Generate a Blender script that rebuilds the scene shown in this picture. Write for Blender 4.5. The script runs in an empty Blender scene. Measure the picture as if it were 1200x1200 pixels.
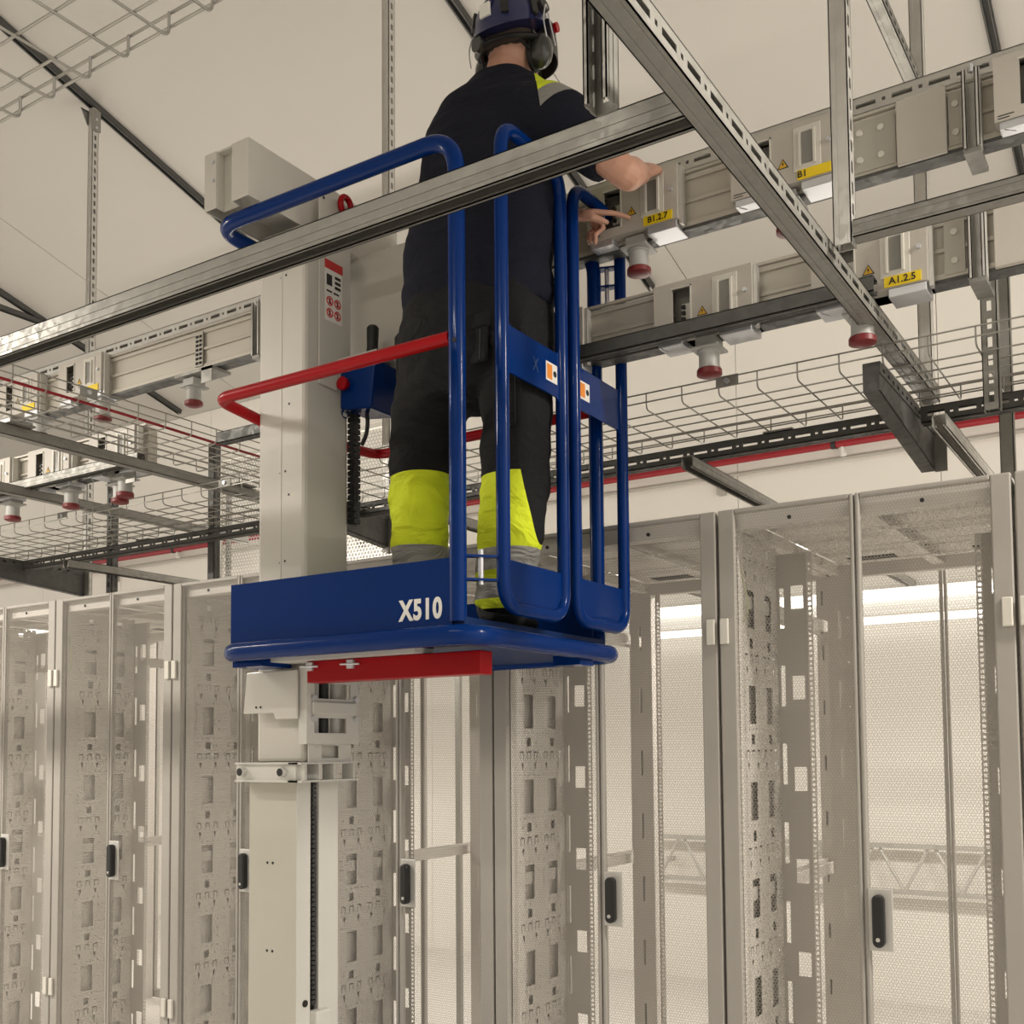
import bpy, bmesh, math, random
from mathutils import Vector, Matrix
random.seed(7)
scene = bpy.context.scene
COL = scene.collection
R = math.radians

# ------------------------------------------------------------------ camera
def setup_camera():
    f_px, cy = 1257.0, 806.0
    yaw, pitch, roll = R(32.86), R(3.26), R(0.4465)
    fw = Vector((-math.sin(yaw)*math.cos(pitch), math.cos(yaw)*math.cos(pitch), math.sin(pitch)))
    r0 = Vector((math.cos(yaw), math.sin(yaw), 0)); u0 = r0.cross(fw)
    r = r0*math.cos(roll) - u0*math.sin(roll); u = u0*math.cos(roll) + r0*math.sin(roll)
    cam = bpy.data.cameras.new('camera'); ob = bpy.data.objects.new('camera', cam); COL.objects.link(ob)
    m = Matrix(((r.x, u.x, -fw.x, 0), (r.y, u.y, -fw.y, 0), (r.z, u.z, -fw.z, 1.5), (0, 0, 0, 1)))
    ob.matrix_world = m
    cam.sensor_fit = 'HORIZONTAL'; cam.sensor_width = 36.0
    cam.lens = f_px/1200*36.0
    cam.shift_y = (cy-600)/1200
    cam.clip_start = 0.02; cam.clip_end = 100
    scene.camera = ob
setup_camera()

# ------------------------------------------------------------------ world, added fill lamps, exposure
WARM = (1.0, 0.925, 0.82)
world = bpy.data.worlds.new('hall_ambient'); scene.world = world; world.use_nodes = True
bg = world.node_tree.nodes['Background']
bg.inputs[0].default_value = (*WARM, 1); bg.inputs[1].default_value = 1.25
def area(name, loc, size, energy, rot=(0, 0, 0), col=WARM):
    l = bpy.data.lights.new(name, 'AREA'); l.shape = 'RECTANGLE'; l.size, l.size_y = size
    l.energy = energy; l.color = col
    o = bpy.data.objects.new(name, l); COL.objects.link(o); o.location = loc; o.rotation_euler = rot
    return o
AISLE_FILL = [(-7.2, 0.9, 3.45), (-5.1, 0.9, 3.45), (-1.4, -0.2, 3.62), (1.5, 2.55, 3.45)]  # added out of view as fill for rack fronts and mast side
for p, e in zip(AISLE_FILL, (110, 135, 28, 150)):
    area('aisle_fill_light', (p[0], p[1], p[2]-0.035), (1.5, 0.10), e)
REAR_FILL = [(-6.39, 4.5, 2.36), (-3.99, 4.5, 2.36), (-1.59, 4.5, 2.36), (0.0, 4.5, 2.36)]  # added lamps hidden behind the racks to brighten the rear wall
for p in REAR_FILL:
    area('rear_fill_light', (p[0], p[1], p[2]-0.035), (1.5, 0.10), 34)
    area('rear_fill_uplight', (p[0], p[1], p[2]+0.06), (1.5, 0.06), 22, (R(180), 0, 0))  # extra upward fill, added to lift the ceiling and upper wall
vs = scene.view_settings
vs.view_transform = 'Standard'; vs.look = 'None'; vs.gamma = 1.0; vs.use_curve_mapping = False
vs.exposure = 0.0

# ------------------------------------------------------------------ materials
MATS = {}
def mat(name, col, rough=0.5, metal=0.0, bump=0.0, bscale=60.0, var=0.06, vscale=8.0, coat=0.0,
        emit=None, estr=0.0, spec=0.5, stretch=(1, 1, 1)):
    m = bpy.data.materials.new(name); m.use_nodes = True
    nt = m.node_tree; b = nt.nodes['Principled BSDF']
    b.inputs['Roughness'].default_value = rough; b.inputs['Metallic'].default_value = metal
    b.inputs['Coat Weight'].default_value = coat; b.inputs['Coat Roughness'].default_value = 0.08
    b.inputs['Specular IOR Level'].default_value = spec
    tc = nt.nodes.new('ShaderNodeTexCoord'); mp = nt.nodes.new('ShaderNodeMapping'); mp.inputs['Scale'].default_value = stretch
    nt.links.new(tc.outputs['Object'], mp.inputs['Vector'])
    n = nt.nodes.new('ShaderNodeTexNoise'); n.inputs['Scale'].default_value = vscale; n.inputs['Detail'].default_value = 4
    nt.links.new(mp.outputs[0], n.inputs['Vector'])
    mx = nt.nodes.new('ShaderNodeMix'); mx.data_type = 'RGBA'
    mx.inputs['A'].default_value = (*[c*(1-var) for c in col], 1); mx.inputs['B'].default_value = (*[min(1, c*(1+var)) for c in col], 1)
    nt.links.new(n.outputs['Fac'], mx.inputs['Factor']); nt.links.new(mx.outputs['Result'], b.inputs['Base Color'])
    if bump > 0:
        n2 = nt.nodes.new('ShaderNodeTexNoise'); n2.inputs['Scale'].default_value = bscale; n2.inputs['Detail'].default_value = 3
        nt.links.new(mp.outputs[0], n2.inputs['Vector'])
        bp = nt.nodes.new('ShaderNodeBump'); bp.inputs['Strength'].default_value = bump; bp.inputs['Distance'].default_value = 0.01
        nt.links.new(n2.outputs['Fac'], bp.inputs['Height']); nt.links.new(bp.outputs[0], b.inputs['Normal'])
    if emit:
        b.inputs['Emission Color'].default_value = (*emit, 1); b.inputs['Emission Strength'].default_value = estr
    MATS[name] = m
    return m
def galv(name, col, rough):
    m = mat(name, col, rough, 0.6, 0.05, 40, 0.12, 22)
    nt = m.node_tree; b = nt.nodes['Principled BSDF']
    v = nt.nodes.new('ShaderNodeTexVoronoi'); v.inputs['Scale'].default_value = 55
    tc = [n for n in nt.nodes if n.type == 'TEX_COORD'][0]
    nt.links.new(tc.outputs['Object'], v.inputs['Vector'])
    rg = nt.nodes.new('ShaderNodeMapRange'); rg.inputs[3].default_value = rough-0.1; rg.inputs[4].default_value = rough+0.12
    sp = nt.nodes.new('ShaderNodeSeparateColor'); nt.links.new(v.outputs['Color'], sp.inputs[0])
    nt.links.new(sp.outputs[0], rg.inputs[0]); nt.links.new(rg.outputs[0], b.inputs['Roughness'])
    return m
def perforated(name, col, px, hole, axis='XZ'):
    """sheet metal punched with a fine hexagonal grid of holes (too fine to model singly)"""
    m = mat(name, col, 0.5, 0.0)
    nt = m.node_tree; N = nt.nodes; L = nt.links
    b = N['Principled BSDF']; out = N['Material Output']
    tc = [n for n in N if n.type == 'TEX_COORD'][0]
    s = N.new('ShaderNodeSeparateXYZ'); L.new(tc.outputs['Object'], s.inputs[0])
    ua, va = s.outputs[axis[0]], s.outputs[axis[1]]
    def mth(op, a, bb=None, cc=None):
        n = N.new('ShaderNodeMath'); n.operation = op
        for i, x in enumerate((a, bb, cc)):
            if x is None: continue
            if isinstance(x, (int, float)): n.inputs[i].default_value = x
            else: L.new(x, n.inputs[i])
        return n.outputs[0]
    py = px*math.sqrt(3)
    def cell(ox, oy):
        a = mth('MULTIPLY', mth('SUBTRACT', mth('FRACT', mth('ADD', mth('DIVIDE', ua, px), ox)), 0.5), px)
        c = mth('MULTIPLY', mth('SUBTRACT', mth('FRACT', mth('ADD', mth('DIVIDE', va, py), oy)), 0.5), py)
        return mth('SQRT', mth('ADD', mth('MULTIPLY', a, a), mth('MULTIPLY', c, c)))
    d = mth('MINIMUM', cell(0, 0), cell(0.5, 0.5))
    fac = mth('LESS_THAN', d, hole)
    tr = N.new('ShaderNodeBsdfTransparent'); mx = N.new('ShaderNodeMixShader')
    L.new(fac, mx.inputs[0]); L.new(b.outputs[0], mx.inputs[1]); L.new(tr.outputs[0], mx.inputs[2])
    L.new(mx.outputs[0], out.inputs['Surface'])
    return m
def cloth(name, col, rough=0.85, wr=0.6, wscale=9.0, stretch=(1, 1, 2.2)):
    m = mat(name, col, rough, 0, 0, 1, 0.12, 14, spec=0.25)
    nt = m.node_tree; N = nt.nodes; L = nt.links; b = N['Principled BSDF']
    mp = [n for n in N if n.type == 'MAPPING'][0]; mp.inputs['Scale'].default_value = stretch
    w = N.new('ShaderNodeTexNoise'); w.inputs['Scale'].default_value = wscale; w.inputs['Detail'].default_value = 3; w.inputs['Distortion'].default_value = 1.2
    L.new(mp.outputs[0], w.inputs['Vector'])
    f = N.new('ShaderNodeTexNoise'); f.inputs['Scale'].default_value = 500
    L.new(mp.outputs[0], f.inputs['Vector'])
    b1 = N.new('ShaderNodeBump'); b1.inputs['Strength'].default_value = wr; b1.inputs['Distance'].default_value = 0.05
    L.new(w.outputs['Fac'], b1.inputs['Height'])
    b2 = N.new('ShaderNodeBump'); b2.inputs['Strength'].default_value = 0.15; b2.inputs['Distance'].default_value = 0.002
    L.new(f.outputs['Fac'], b2.inputs['Height']); L.new(b1.outputs[0], b2.inputs['Normal']); L.new(b2.outputs[0], b.inputs['Normal'])
    return m

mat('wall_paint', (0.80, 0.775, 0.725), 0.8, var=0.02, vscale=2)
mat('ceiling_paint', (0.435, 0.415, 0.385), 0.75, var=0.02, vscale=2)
mat('floor_tile', (0.62, 0.60, 0.57), 0.35, var=0.05)
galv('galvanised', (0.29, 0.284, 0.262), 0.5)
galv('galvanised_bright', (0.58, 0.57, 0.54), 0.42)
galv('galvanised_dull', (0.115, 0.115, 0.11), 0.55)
mat('steel_wire', (0.36, 0.35, 0.32), 0.4, 0.7, var=0.1)
mat('dark_slot', (0.015, 0.015, 0.014), 0.8)
mat('rack_paint', (0.365, 0.345, 0.315), 0.48, bump=0.03, bscale=300, var=0.03)
mat('rack_inner', (0.60, 0.57, 0.53), 0.5, var=0.03)
mat('rack_liner', (0.62, 0.59, 0.55), 0.5, var=0.03)
mat('rack_panel', (0.46, 0.435, 0.40), 0.5, var=0.03)
perforated('rack_mesh', (0.40, 0.375, 0.335), 0.0092, 0.0043)
perforated('partition_mesh', (0.44, 0.43, 0.40), 0.024, 0.0095)
mat('handle_black', (0.012, 0.012, 0.013), 0.35)
mat('plate_grey', (0.55, 0.54, 0.51), 0.4, 0.2)
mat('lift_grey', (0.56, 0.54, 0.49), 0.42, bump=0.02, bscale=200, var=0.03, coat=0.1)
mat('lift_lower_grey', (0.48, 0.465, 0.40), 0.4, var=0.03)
mat('lift_bracket', (0.60, 0.59, 0.55), 0.4, var=0.03)
mat('lift_blue', (0.0005, 0.022, 0.135), 0.24, coat=0.16, var=0.03, spec=0.08)
mat('lift_blue_deck', (0.002, 0.022, 0.10), 0.5, var=0.06, spec=0.25)
mat('lift_red', (0.32, 0.002, 0.006), 0.34, coat=0.08, var=0.05, spec=0.15)
mat('sticker_white', (0.78, 0.77, 0.73), 0.5, var=0.01)
mat('sticker_red', (0.55, 0.02, 0.02), 0.5)
mat('sticker_orange', (0.75, 0.25, 0.03), 0.5)
mat('sticker_blue', (0.02, 0.05, 0.14), 0.5)
mat('black_rubber', (0.012, 0.012, 0.012), 0.55, bump=0.1, bscale=150)
mat('chain_black', (0.02, 0.02, 0.02), 0.5, var=0.3, vscale=60)
mat('busbar_paint', (0.50, 0.47, 0.41), 0.38, 0.15, var=0.03)
mat('busbar_recess', (0.44, 0.42, 0.37), 0.4, 0.15, var=0.03)
mat('box_paint', (0.50, 0.47, 0.42), 0.42, var=0.02)
mat('box_light', (0.64, 0.62, 0.56), 0.4, var=0.02)
mat('box_window', (0.24, 0.235, 0.215), 0.15, var=0.05)
mat('breaker_white', (0.60, 0.58, 0.53), 0.4)
mat('clip_zinc', (0.62, 0.63, 0.66), 0.35, 0.6)
mat('label_yellow', (0.85, 0.62, 0.01), 0.5, var=0.02)
mat('warning_yellow', (0.72, 0.42, 0.02), 0.5, var=0.02)
mat('print_black', (0.01, 0.01, 0.01), 0.5)
mat('socket_grey', (0.42, 0.42, 0.40), 0.45)
mat('socket_red', (0.17, 0.014, 0.016), 0.45, var=0.08)
mat('pipe_red', (0.27, 0.006, 0.014), 0.4)
mat('conduit_grey', (0.40, 0.38, 0.34), 0.5)
mat('cable_green', (0.30, 0.32, 0.16), 0.5)
mat('tube_glow', (1, 1, 1), 0.5, emit=(1.0, 0.95, 0.86), estr=2.4)
mat('lamp_housing', (0.7, 0.69, 0.66), 0.4)
cloth('shirt_navy', (0.0065, 0.0075, 0.016), 0.9, 0.30, 5.0, (1.2, 1.2, 2.4))
cloth('trousers_black', (0.011, 0.011, 0.012), 0.9, 0.40, 6.0, (1.2, 1.2, 2.4))
cloth('hivis_yellow', (0.62, 0.72, 0.025), 0.75, 0.55, 8.0, (1, 1, 1.6))
cloth('reflective_grey', (0.25, 0.245, 0.225), 0.45, 0.4, 9.0)
mat('skin', (0.50, 0.27, 0.19), 0.5, bump=0.15, bscale=45, var=0.14, vscale=22)
mat('hair_stubble', (0.05, 0.035, 0.025), 0.8, bump=0.2, bscale=300)
mat('helmet_navy', (0.018, 0.022, 0.085), 0.32, coat=0.3, var=0.04)
mat('helmet_black', (0.014, 0.014, 0.015), 0.45)
mat('earmuff_shell', (0.035, 0.037, 0.034), 0.22, coat=0.4)
mat('boot_black', (0.015, 0.015, 0.015), 0.55, bump=0.2, bscale=90)

# ------------------------------------------------------------------ mesh helpers
class MB:
    def __init__(s): s.v = []; s.f = []; s.mi = []
    def quad(s, a, b, c, d, mi=0):
        i = len(s.v); s.v += [tuple(a), tuple(b), tuple(c), tuple(d)]; s.f.append((i, i+1, i+2, i+3)); s.mi.append(mi); return s
    def box(s, x0, x1, y0, y1, z0, z1, mi=0, M=None):
        P = [Vector((x, y, z)) for z in (z0, z1) for y in (y0, y1) for x in (x0, x1)]
        if M is not None: P = [M @ p for p in P]
        i = len(s.v); s.v += [tuple(p) for p in P]
        for f in ((0, 2, 3, 1), (4, 5, 7, 6), (0, 1, 5, 4), (2, 6, 7, 3), (0, 4, 6, 2), (1, 3, 7, 5)):
            s.f.append(tuple(i+k for k in f)); s.mi.append(mi)
        return s
    def prism(s, pts, a, b, plane='XZ', mi=0):
        """polygon pts extruded along the third axis from a to b"""
        def P(p, t):
            return {'XZ': (p[0], t, p[1]), 'XY': (p[0], p[1], t), 'YZ': (t, p[0], p[1])}[plane]
        n = len(pts); i = len(s.v)
        s.v += [P(p, a) for p in pts] + [P(p, b) for p in pts]
        s.f.append(tuple(range(i, i+n))); s.f.append(tuple(range(i+2*n-1, i+n-1, -1))); s.mi += [mi, mi]
        for k in range(n):
            s.f.append((i+k, i+n+k, i+n+(k+1) % n, i+(k+1) % n)); s.mi.append(mi)
        return s
    def rings(s, rings, cap=True, mi=0):
        n = len(rings[0]); i = len(s.v)
        for r in rings: s.v += [tuple(p) for p in r]
        for k in range(len(rings)-1):
            for j in range(n):
                s.f.append((i+k*n+j, i+k*n+(j+1) % n, i+(k+1)*n+(j+1) % n, i+(k+1)*n+j)); s.mi.append(mi)
        if cap:
            s.f.append(tuple(i+j for j in reversed(range(n)))); s.f.append(tuple(i+(len(rings)-1)*n+j for j in range(n))); s.mi += [mi, mi]
        return s
    def tube(s, pts, r, seg=12, cap=True, mi=0, sx=1.0):
        pts = [Vector(p) for p in pts]; rs = r if isinstance(r, (list, tuple)) else [r]*len(pts)
        t = (pts[1]-pts[0]).normalized(); up = Vector((0, 0, 1)) if abs(t.z) < 0.9 else Vector((1, 0, 0))
        n = (up - t*up.dot(t)).normalized(); out = []
        for k, p in enumerate(pts):
            if 0 < k < len(pts)-1: t2 = ((pts[k+1]-p).normalized() + (p-pts[k-1]).normalized()).normalized()
            elif k == 0: t2 = (pts[1]-p).normalized()
            else: t2 = (p-pts[k-1]).normalized()
            n = (n - t2*n.dot(t2)).normalized(); bb = t2.cross(n)
            out.append([p + (n*math.cos(a)*sx + bb*math.sin(a))*rs[k] for a in [2*math.pi*j/seg for j in range(seg)]])
        return s.rings(out, cap, mi)
    def cyl(s, c, axis, r, h, seg=16, mi=0, r2=None):
        c = Vector(c); ax = Vector(axis).normalized()
        return s.tube([c, c+ax*h], [r, r if r2 is None else r2], seg, True, mi)
    def lathe(s, prof, c=(0, 0, 0), axis='Z', seg=24, mi=0):
        c = Vector(c); rr = []
        for (r, h) in prof:
            ring = []
            for j in range(seg):
                a = 2*math.pi*j/seg; x, y = r*math.cos(a), r*math.sin(a)
                ring.append(c + Vector({'Z': (x, y, h), 'Y': (y, h, x), 'X': (h, x, y)}[axis]))
            rr.append(ring)
        return s.rings(rr, True, mi)
    def plate(s, u0, u1, v0, v1, holes, t, place, mi=0):
        """sheet from u0..u1, v0..v1 with rectangular holes, real openings; place(u,v,w) -> point, w 0..t"""
        vs_ = sorted(set([v0, v1] + [q for h in holes for q in (h[2], h[3]) if v0 < q < v1]))
        for a, b in zip(vs_[:-1], vs_[1:]):
            mid = (a+b)/2
            cut = sorted((max(h[0], u0), min(h[1], u1)) for h in holes if h[2] < mid < h[3])
            x = u0; segs = []
            for c0, c1 in cut:
                if c0 > x: segs.append((x, c0))
                x = max(x, c1)
            if x < u1: segs.append((x, u1))
            for c0, c1 in segs:
                P = [place(u, v, w) for w in (0, t) for v in (a, b) for u in (c0, c1)]
                i = len(s.v); s.v += [tuple(p) for p in P]
                for f in ((0, 2, 3, 1), (4, 5, 7, 6), (0, 1, 5, 4), (2, 6, 7, 3), (0, 4, 6, 2), (1, 3, 7, 5)):
                    s.f.append(tuple(i+k for k in f)); s.mi.append(mi)
        return s
    def mesh(s, name):
        m = bpy.data.meshes.new(name); m.from_pydata(s.v, [], s.f)
        bm = bmesh.new(); bm.from_mesh(m); bmesh.ops.recalc_face_normals(bm, faces=bm.faces); bm.to_mesh(m); bm.free()
        if any(s.mi): m.polygons.foreach_set('material_index', s.mi)
        return m
    def build(s, name, material, parent=None, smooth=False, bevel=0, loc=None):
        me = s.mesh(name)
        for mm in (material if isinstance(material, (list, tuple)) else [material]): me.materials.append(MATS[mm])
        return place_mesh(name, me, parent, smooth, bevel, loc)
def place_mesh(name, me, parent=None, smooth=False, bevel=0, loc=None):
    if smooth:
        me.polygons.foreach_set('use_smooth', [True]*len(me.polygons))
        try: me.set_sharp_from_angle(angle=R(40))
        except Exception: pass
    o = bpy.data.objects.new(name, me); COL.objects.link(o)
    if parent is not None: o.parent = parent
    if loc is not None: o.location = loc
    if bevel:
        b = o.modifiers.new('edge_round', 'BEVEL'); b.width = bevel; b.segments = 2; b.limit_method = 'ANGLE'; b.angle_limit = R(40)
    return o
def tag(o, label=None, cat=None, group=None, kind=None):
    for k, v in (('label', label), ('category', cat), ('group', group), ('kind', kind)):
        if v: o[k] = v
    return o
def thing(name, loc, label, cat, group=None):
    o = bpy.data.objects.new(name, None); COL.objects.link(o); o.location = loc; o.empty_display_size = 0.1
    return tag(o, label, cat, group)
def fillet(pts, r, n=6, closed=False):
    pts = [Vector(p) for p in pts]; out = []
    N_ = len(pts)
    for i, p in enumerate(pts):
        if not closed and i in (0, N_-1): out.append(p); continue
        a = (pts[i-1]-p); b = (pts[(i+1) % N_]-p)
        ra = min(r, a.length*0.49, b.length*0.49)
        p0 = p + a.normalized()*ra; p1 = p + b.normalized()*ra
        for k in range(n+1):
            t = k/n; out.append(p0*(1-t)**2 + p*2*t*(1-t) + p1*t**2)
    if closed: out.append(out[0].copy())
    return out
def text_mesh(body, size, depth=0.0006, bold=0.0, sx=1.0):
    c = bpy.data.curves.new('text', 'FONT'); c.body = body; c.size = size; c.extrude = depth; c.offset = bold
    c.align_x = 'CENTER'; c.align_y = 'CENTER'; c.space_character = 1.0+bold*45
    o = bpy.data.objects.new('text', c); COL.objects.link(o)
    dg = bpy.context.evaluated_depsgraph_get(); dg.update()
    me = bpy.data.meshes.new_from_object(o.evaluated_get(dg))
    bpy.data.objects.remove(o); bpy.data.curves.remove(c)
    for v in me.vertices: v.co.x *= sx
    return me
def lettering(name, body, size, M, material, parent, bold=0.0, sx=1.0):
    me = text_mesh(body, size, 0.0005, bold, sx); me.transform(M); me.materials.clear(); me.materials.append(MATS[material])
    return place_mesh(name, me, parent)
# text facing -y: x right, z up
FACE_FRONT = Matrix(((1, 0, 0, 0), (0, 0, -1, 0), (0, 1, 0, 0), (0, 0, 0, 1)))
# text facing +x: reading direction +y
FACE_RIGHT = Matrix(((0, 0, 1, 0), (1, 0, 0, 0), (0, 1, 0, 0), (0, 0, 0, 1)))

# ------------------------------------------------------------------ strut channels
def strut_mesh(p0, p1, back, s=0.041, d=None, slots=True, pitch=0.05, t=0.0025):
    """C shaped channel, back = direction its slotted web faces"""
    p0, p1 = Vector(p0), Vector(p1); ax = (p1-p0); L = ax.length; ax.normalize()
    w = Vector(back); w = (w - ax*w.dot(ax)).normalized(); u = ax.cross(w)
    d = d or s
    M = Matrix((( ax.x, u.x, w.x, p0.x), (ax.y, u.y, w.y, p0.y), (ax.z, u.z, w.z, p0.z), (0, 0, 0, 1)))
    m = MB(); h = s/2
    holes = []
    if slots:
        x = 0.02
        while x+0.03 < L:
            sl = 0.028 if pitch < 0.06 else pitch*0.56
            holes.append((x, x+sl, -0.0070, 0.0070))
            if pitch >= 0.07: g = pitch-sl; holes.append((x+sl+g*0.5-0.005, x+sl+g*0.5+0.005, -0.005, 0.005))
            x += pitch
    m.plate(0, L, -h, h, holes, t, lambda a, b, c: M @ Vector((a, b, d/2-c)))
    for sg in (-1, 1):
        a, b = sorted((sg*h, sg*(h-t)))
        m.box(0, L, a, b, -d/2, d/2, M=M)
        a, b = sorted((sg*h, sg*(h-0.010)))
        m.box(0, L, a, b, -d/2, -d/2+t, M=M)
        a, b = sorted((sg*(h-0.010), sg*(h-0.010+t)))
        m.box(0, L, a, b, -d/2, -d/2+0.008, M=M)
        # pressed stiffening rib on the flank
        a, b = sorted((sg*h, sg*(h+0.0012)))
        m.box(0, L, a, b, -d*0.30, -d*0.16, M=M); m.box(0, L, a, b, d*0.05, d*0.30, M=M)
    return m
def strut(name, p0, p1, back, label, group=None, material='galvanised', s=0.041, d=None, slots=True, pitch=0.05, cat='strut'):
    o = strut_mesh(p0, p1, back, s, d, slots, pitch).build(name, material)
    return tag(o, label, cat, group)

# ================================================================== THE SETTING
def struct(o): o['kind'] = 'structure'; return o
struct(MB().box(-13, 6, -5, 6.6, -0.1, 0).build('floor', 'floor_tile'))
struct(MB().box(-13, 6, -5.1, -5.0, 0, 7.8).build('wall_front', 'wall_paint'))
# back wall: white panels with fine vertical joints
wb = struct(MB().box(-13, 6, 6.625, 6.7, 0, 5.2).build('wall_back', 'wall_paint'))
pm = MB().box(0.002, 1.248, 0, 0.024, 0, 4.6).mesh('wall_panel'); pm.materials.append(MATS['wall_paint'])
for k in range(15):
    place_mesh('wall_panel', pm, wb, loc=(-12.5+1.25*k, 6.6, 0))
# sloping ceiling: it falls towards the back wall
SLOPE = -0.28
def cz(y): return 6.45 + SLOPE*y
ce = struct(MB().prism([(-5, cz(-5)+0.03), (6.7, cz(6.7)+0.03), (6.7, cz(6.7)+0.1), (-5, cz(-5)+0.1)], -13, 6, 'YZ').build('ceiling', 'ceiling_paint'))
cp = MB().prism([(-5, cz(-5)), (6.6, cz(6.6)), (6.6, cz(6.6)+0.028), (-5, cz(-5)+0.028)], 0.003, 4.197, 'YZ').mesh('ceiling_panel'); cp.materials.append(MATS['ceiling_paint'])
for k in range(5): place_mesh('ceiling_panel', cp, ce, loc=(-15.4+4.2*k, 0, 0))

# ================================================================== SERVER RACKS
W, H = 0.8, 2.2
def rack_parts():
    r = thing('server_rack', (0, 0, 0), 'x', 'rack', 'row of empty server racks')
    # frame
    f = MB()
    for x0, x1, y0, y1 in ((0.006, 0.05, 0.03, 0.075), (0.75, 0.794, 0.03, 0.075), (0.006, 0.05, 1.12, 1.165), (0.75, 0.794, 1.12, 1.165)):
        slots = [(0.018, 0.026, z, z+0.055) for z in [0.15+0.21*k for k in range(10)]]
        f.plate(x0, x1, 0.08, H-0.01, [(x0+a, x0+b, c, d) for a, b, c, d in slots], 0.004, lambda u, v, w, y0=y0: (u, y0+w, v))
        f.box(x0, x0+0.004, y0, y1, 0.08, H-0.01); f.box(x1-0.004, x1, y0, y1, 0.08, H-0.01)
    f.box(0.006, 0.794, 0.03, 0.075, H-0.06, H-0.012); f.box(0.006, 0.794, 1.12, 1.165, H-0.06, H-0.012)
    f.box(0.006, 0.04, 0.03, 1.165, H-0.05, H-0.012); f.box(0.76, 0.794, 0.03, 1.165, H-0.05, H-0.012)
    f.box(0.006, 0.794, 0.03, 1.165, 0.0, 0.09)
    f.build('frame', 'rack_inner', r)
    # roof
    holes = [(0.10, 0.27, 0.10, 0.20), (0.53, 0.70, 0.10, 0.20), (0.10, 0.27, 1.0, 1.10), (0.53, 0.70, 1.0, 1.10)]
    m = MB().plate(0.04, 0.76, 0.06, 1.14, holes, 0.002, lambda u, v, w: (u, v, H-0.008+w))
    rf = m.build('roof_panel', 'rack_inner', r)
    for h in holes:
        MB().box(h[0], h[1], h[2], h[3], H-0.007, H-0.004).build('brush_strip', 'black_rubber', rf)
    for y in (0.34, 0.62, 0.90):
        hl = [(u, u+0.016, y-0.008, y+0.008) for u in [0.06+0.027*k for k in range(25)]]
        MB().plate(0.04, 0.76, y-0.02, y+0.02, hl, 0.002, lambda u, v, w: (u, v, H-0.045+w)).build('cross_bar', 'rack_inner', r)
    MB().box(0.38, 0.42, 0.06, 1.14, H-0.043, H-0.038).build('centre_bar', 'rack_inner', r)
    # punched side panel: two columns of cut-outs
    holes = []
    for c in (0.005, 0.16):
        for k in range(7):
            b = 0.06+0.29*k
            holes.append((c+0.045, c+0.105, b, b+0.115))
            for u in (0.014, 0.045, 0.075, 0.105, 0.134):
                holes.append((c+u-0.003, c+u+0.003, b+0.128, b+0.134)); holes.append((c+u-0.003, c+u+0.003, b+0.272, b+0.278))
            for u in (0.014, 0.134):
                for v in (0.02, 0.055, 0.09): holes.append((c+u-0.003, c+u+0.003, b+v, b+v+0.006))
            for u in (0.035, 0.115):
                holes.append((c+u-0.006, c+u+0.006, b+0.160, b+0.172)); holes.append((c+u-0.003, c+u+0.003, b+0.150, b+0.160))
            for u in (0.03, 0.075, 0.12):
                holes.append((c+u-0.012, c+u+0.012, b+0.206, b+0.211))
                holes.append((c+u-0.012, c+u-0.008, b+0.184, b+0.206)); holes.append((c+u+0.008, c+u+0.012, b+0.184, b+0.206))
            holes.append((c+0.062, c+0.088, b+0.228, b+0.258))
            for u in (0.03, 0.12): holes.append((c+u-0.003, c+u+0.003, b+0.240, b+0.246))
    m = MB().plate(0.0, 0.32, 0.03, 2.08, holes, 0.0015, lambda u, v, w: (0.040+w, 0.08+u, 0.06+v))
    m.build('punched_side_panel', 'rack_inner', r)
    MB().box(0.018, 0.021, 0.08, 0.40, 0.1, 2.1).build('side_liner', 'rack_liner', r)
    # baffles and toothed mounting rails front and rear
    teeth = [0.12+0.0159*k for k in range(124)]
    for (x0, x1, tx, sl) in ((0.03, 0.140, 0.149, 0.05), (0.66, 0.77, 0.651, 0.72)):
        holes = []
        for k in range(7):
            z = 0.20+0.29*k; holes.append(((x0+x1)/2+ (0.002 if x0 < .4 else -.032), (x0+x1)/2+(0.042 if x0 < .4 else 0.008), z, z+0.075))
        for k in range(8):
            z = 0.13+0.25*k; holes.append((sl, sl+0.014, z, z+0.13))
        MB().plate(x0, x1, 0.1, 2.12, holes, 0.002, lambda u, v, w: (u, 0.40+w, v)).build('baffle_panel', 'rack_panel', r)
        th = [(tx-0.005, tx+0.005, z, z+0.0095) for z in teeth]
        MB().plate(tx-0.0095, tx+0.0095, 0.1, 2.12, th, 0.002, lambda u, v, w: (u, 0.395+w, v)).build('mounting_rail', 'rack_inner', r)
        if tx < 0.4: MB().plate(tx-0.0095, tx+0.0095, 0.1, 2.12, th, 0.002, lambda u, v, w: (u, 0.98+w, v)).build('mounting_rail', 'rack_inner', r)
    for (x0, x1) in ((0.045, 0.135),):
        hl = [(x0+0.038, x0+0.048, 0.14+0.25*k, 0.14+0.25*k+0.10) for k in range(8)] + [(x0+0.07, x0+0.075, 0.2+0.16*k, 0.205+0.16*k) for k in range(12)]
        MB().plate(x0, x1, 0.1, 2.12, hl, 0.002, lambda u, v, w: (u, 0.94+w, v)).build('rear_cable_panel', 'rack_inner', r)
    for z in (1.04, 1.92):
        MB().box(0.026, 0.034, 0.10, 1.12, z, z+0.04).build('depth_brace', 'rack_inner', r)
        MB().box(0.770, 0.778, 0.10, 1.12, z, z+0.04).build('depth_brace', 'rack_inner', r)
    # doors
    zb, zt = 0.09, H-0.004
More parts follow.
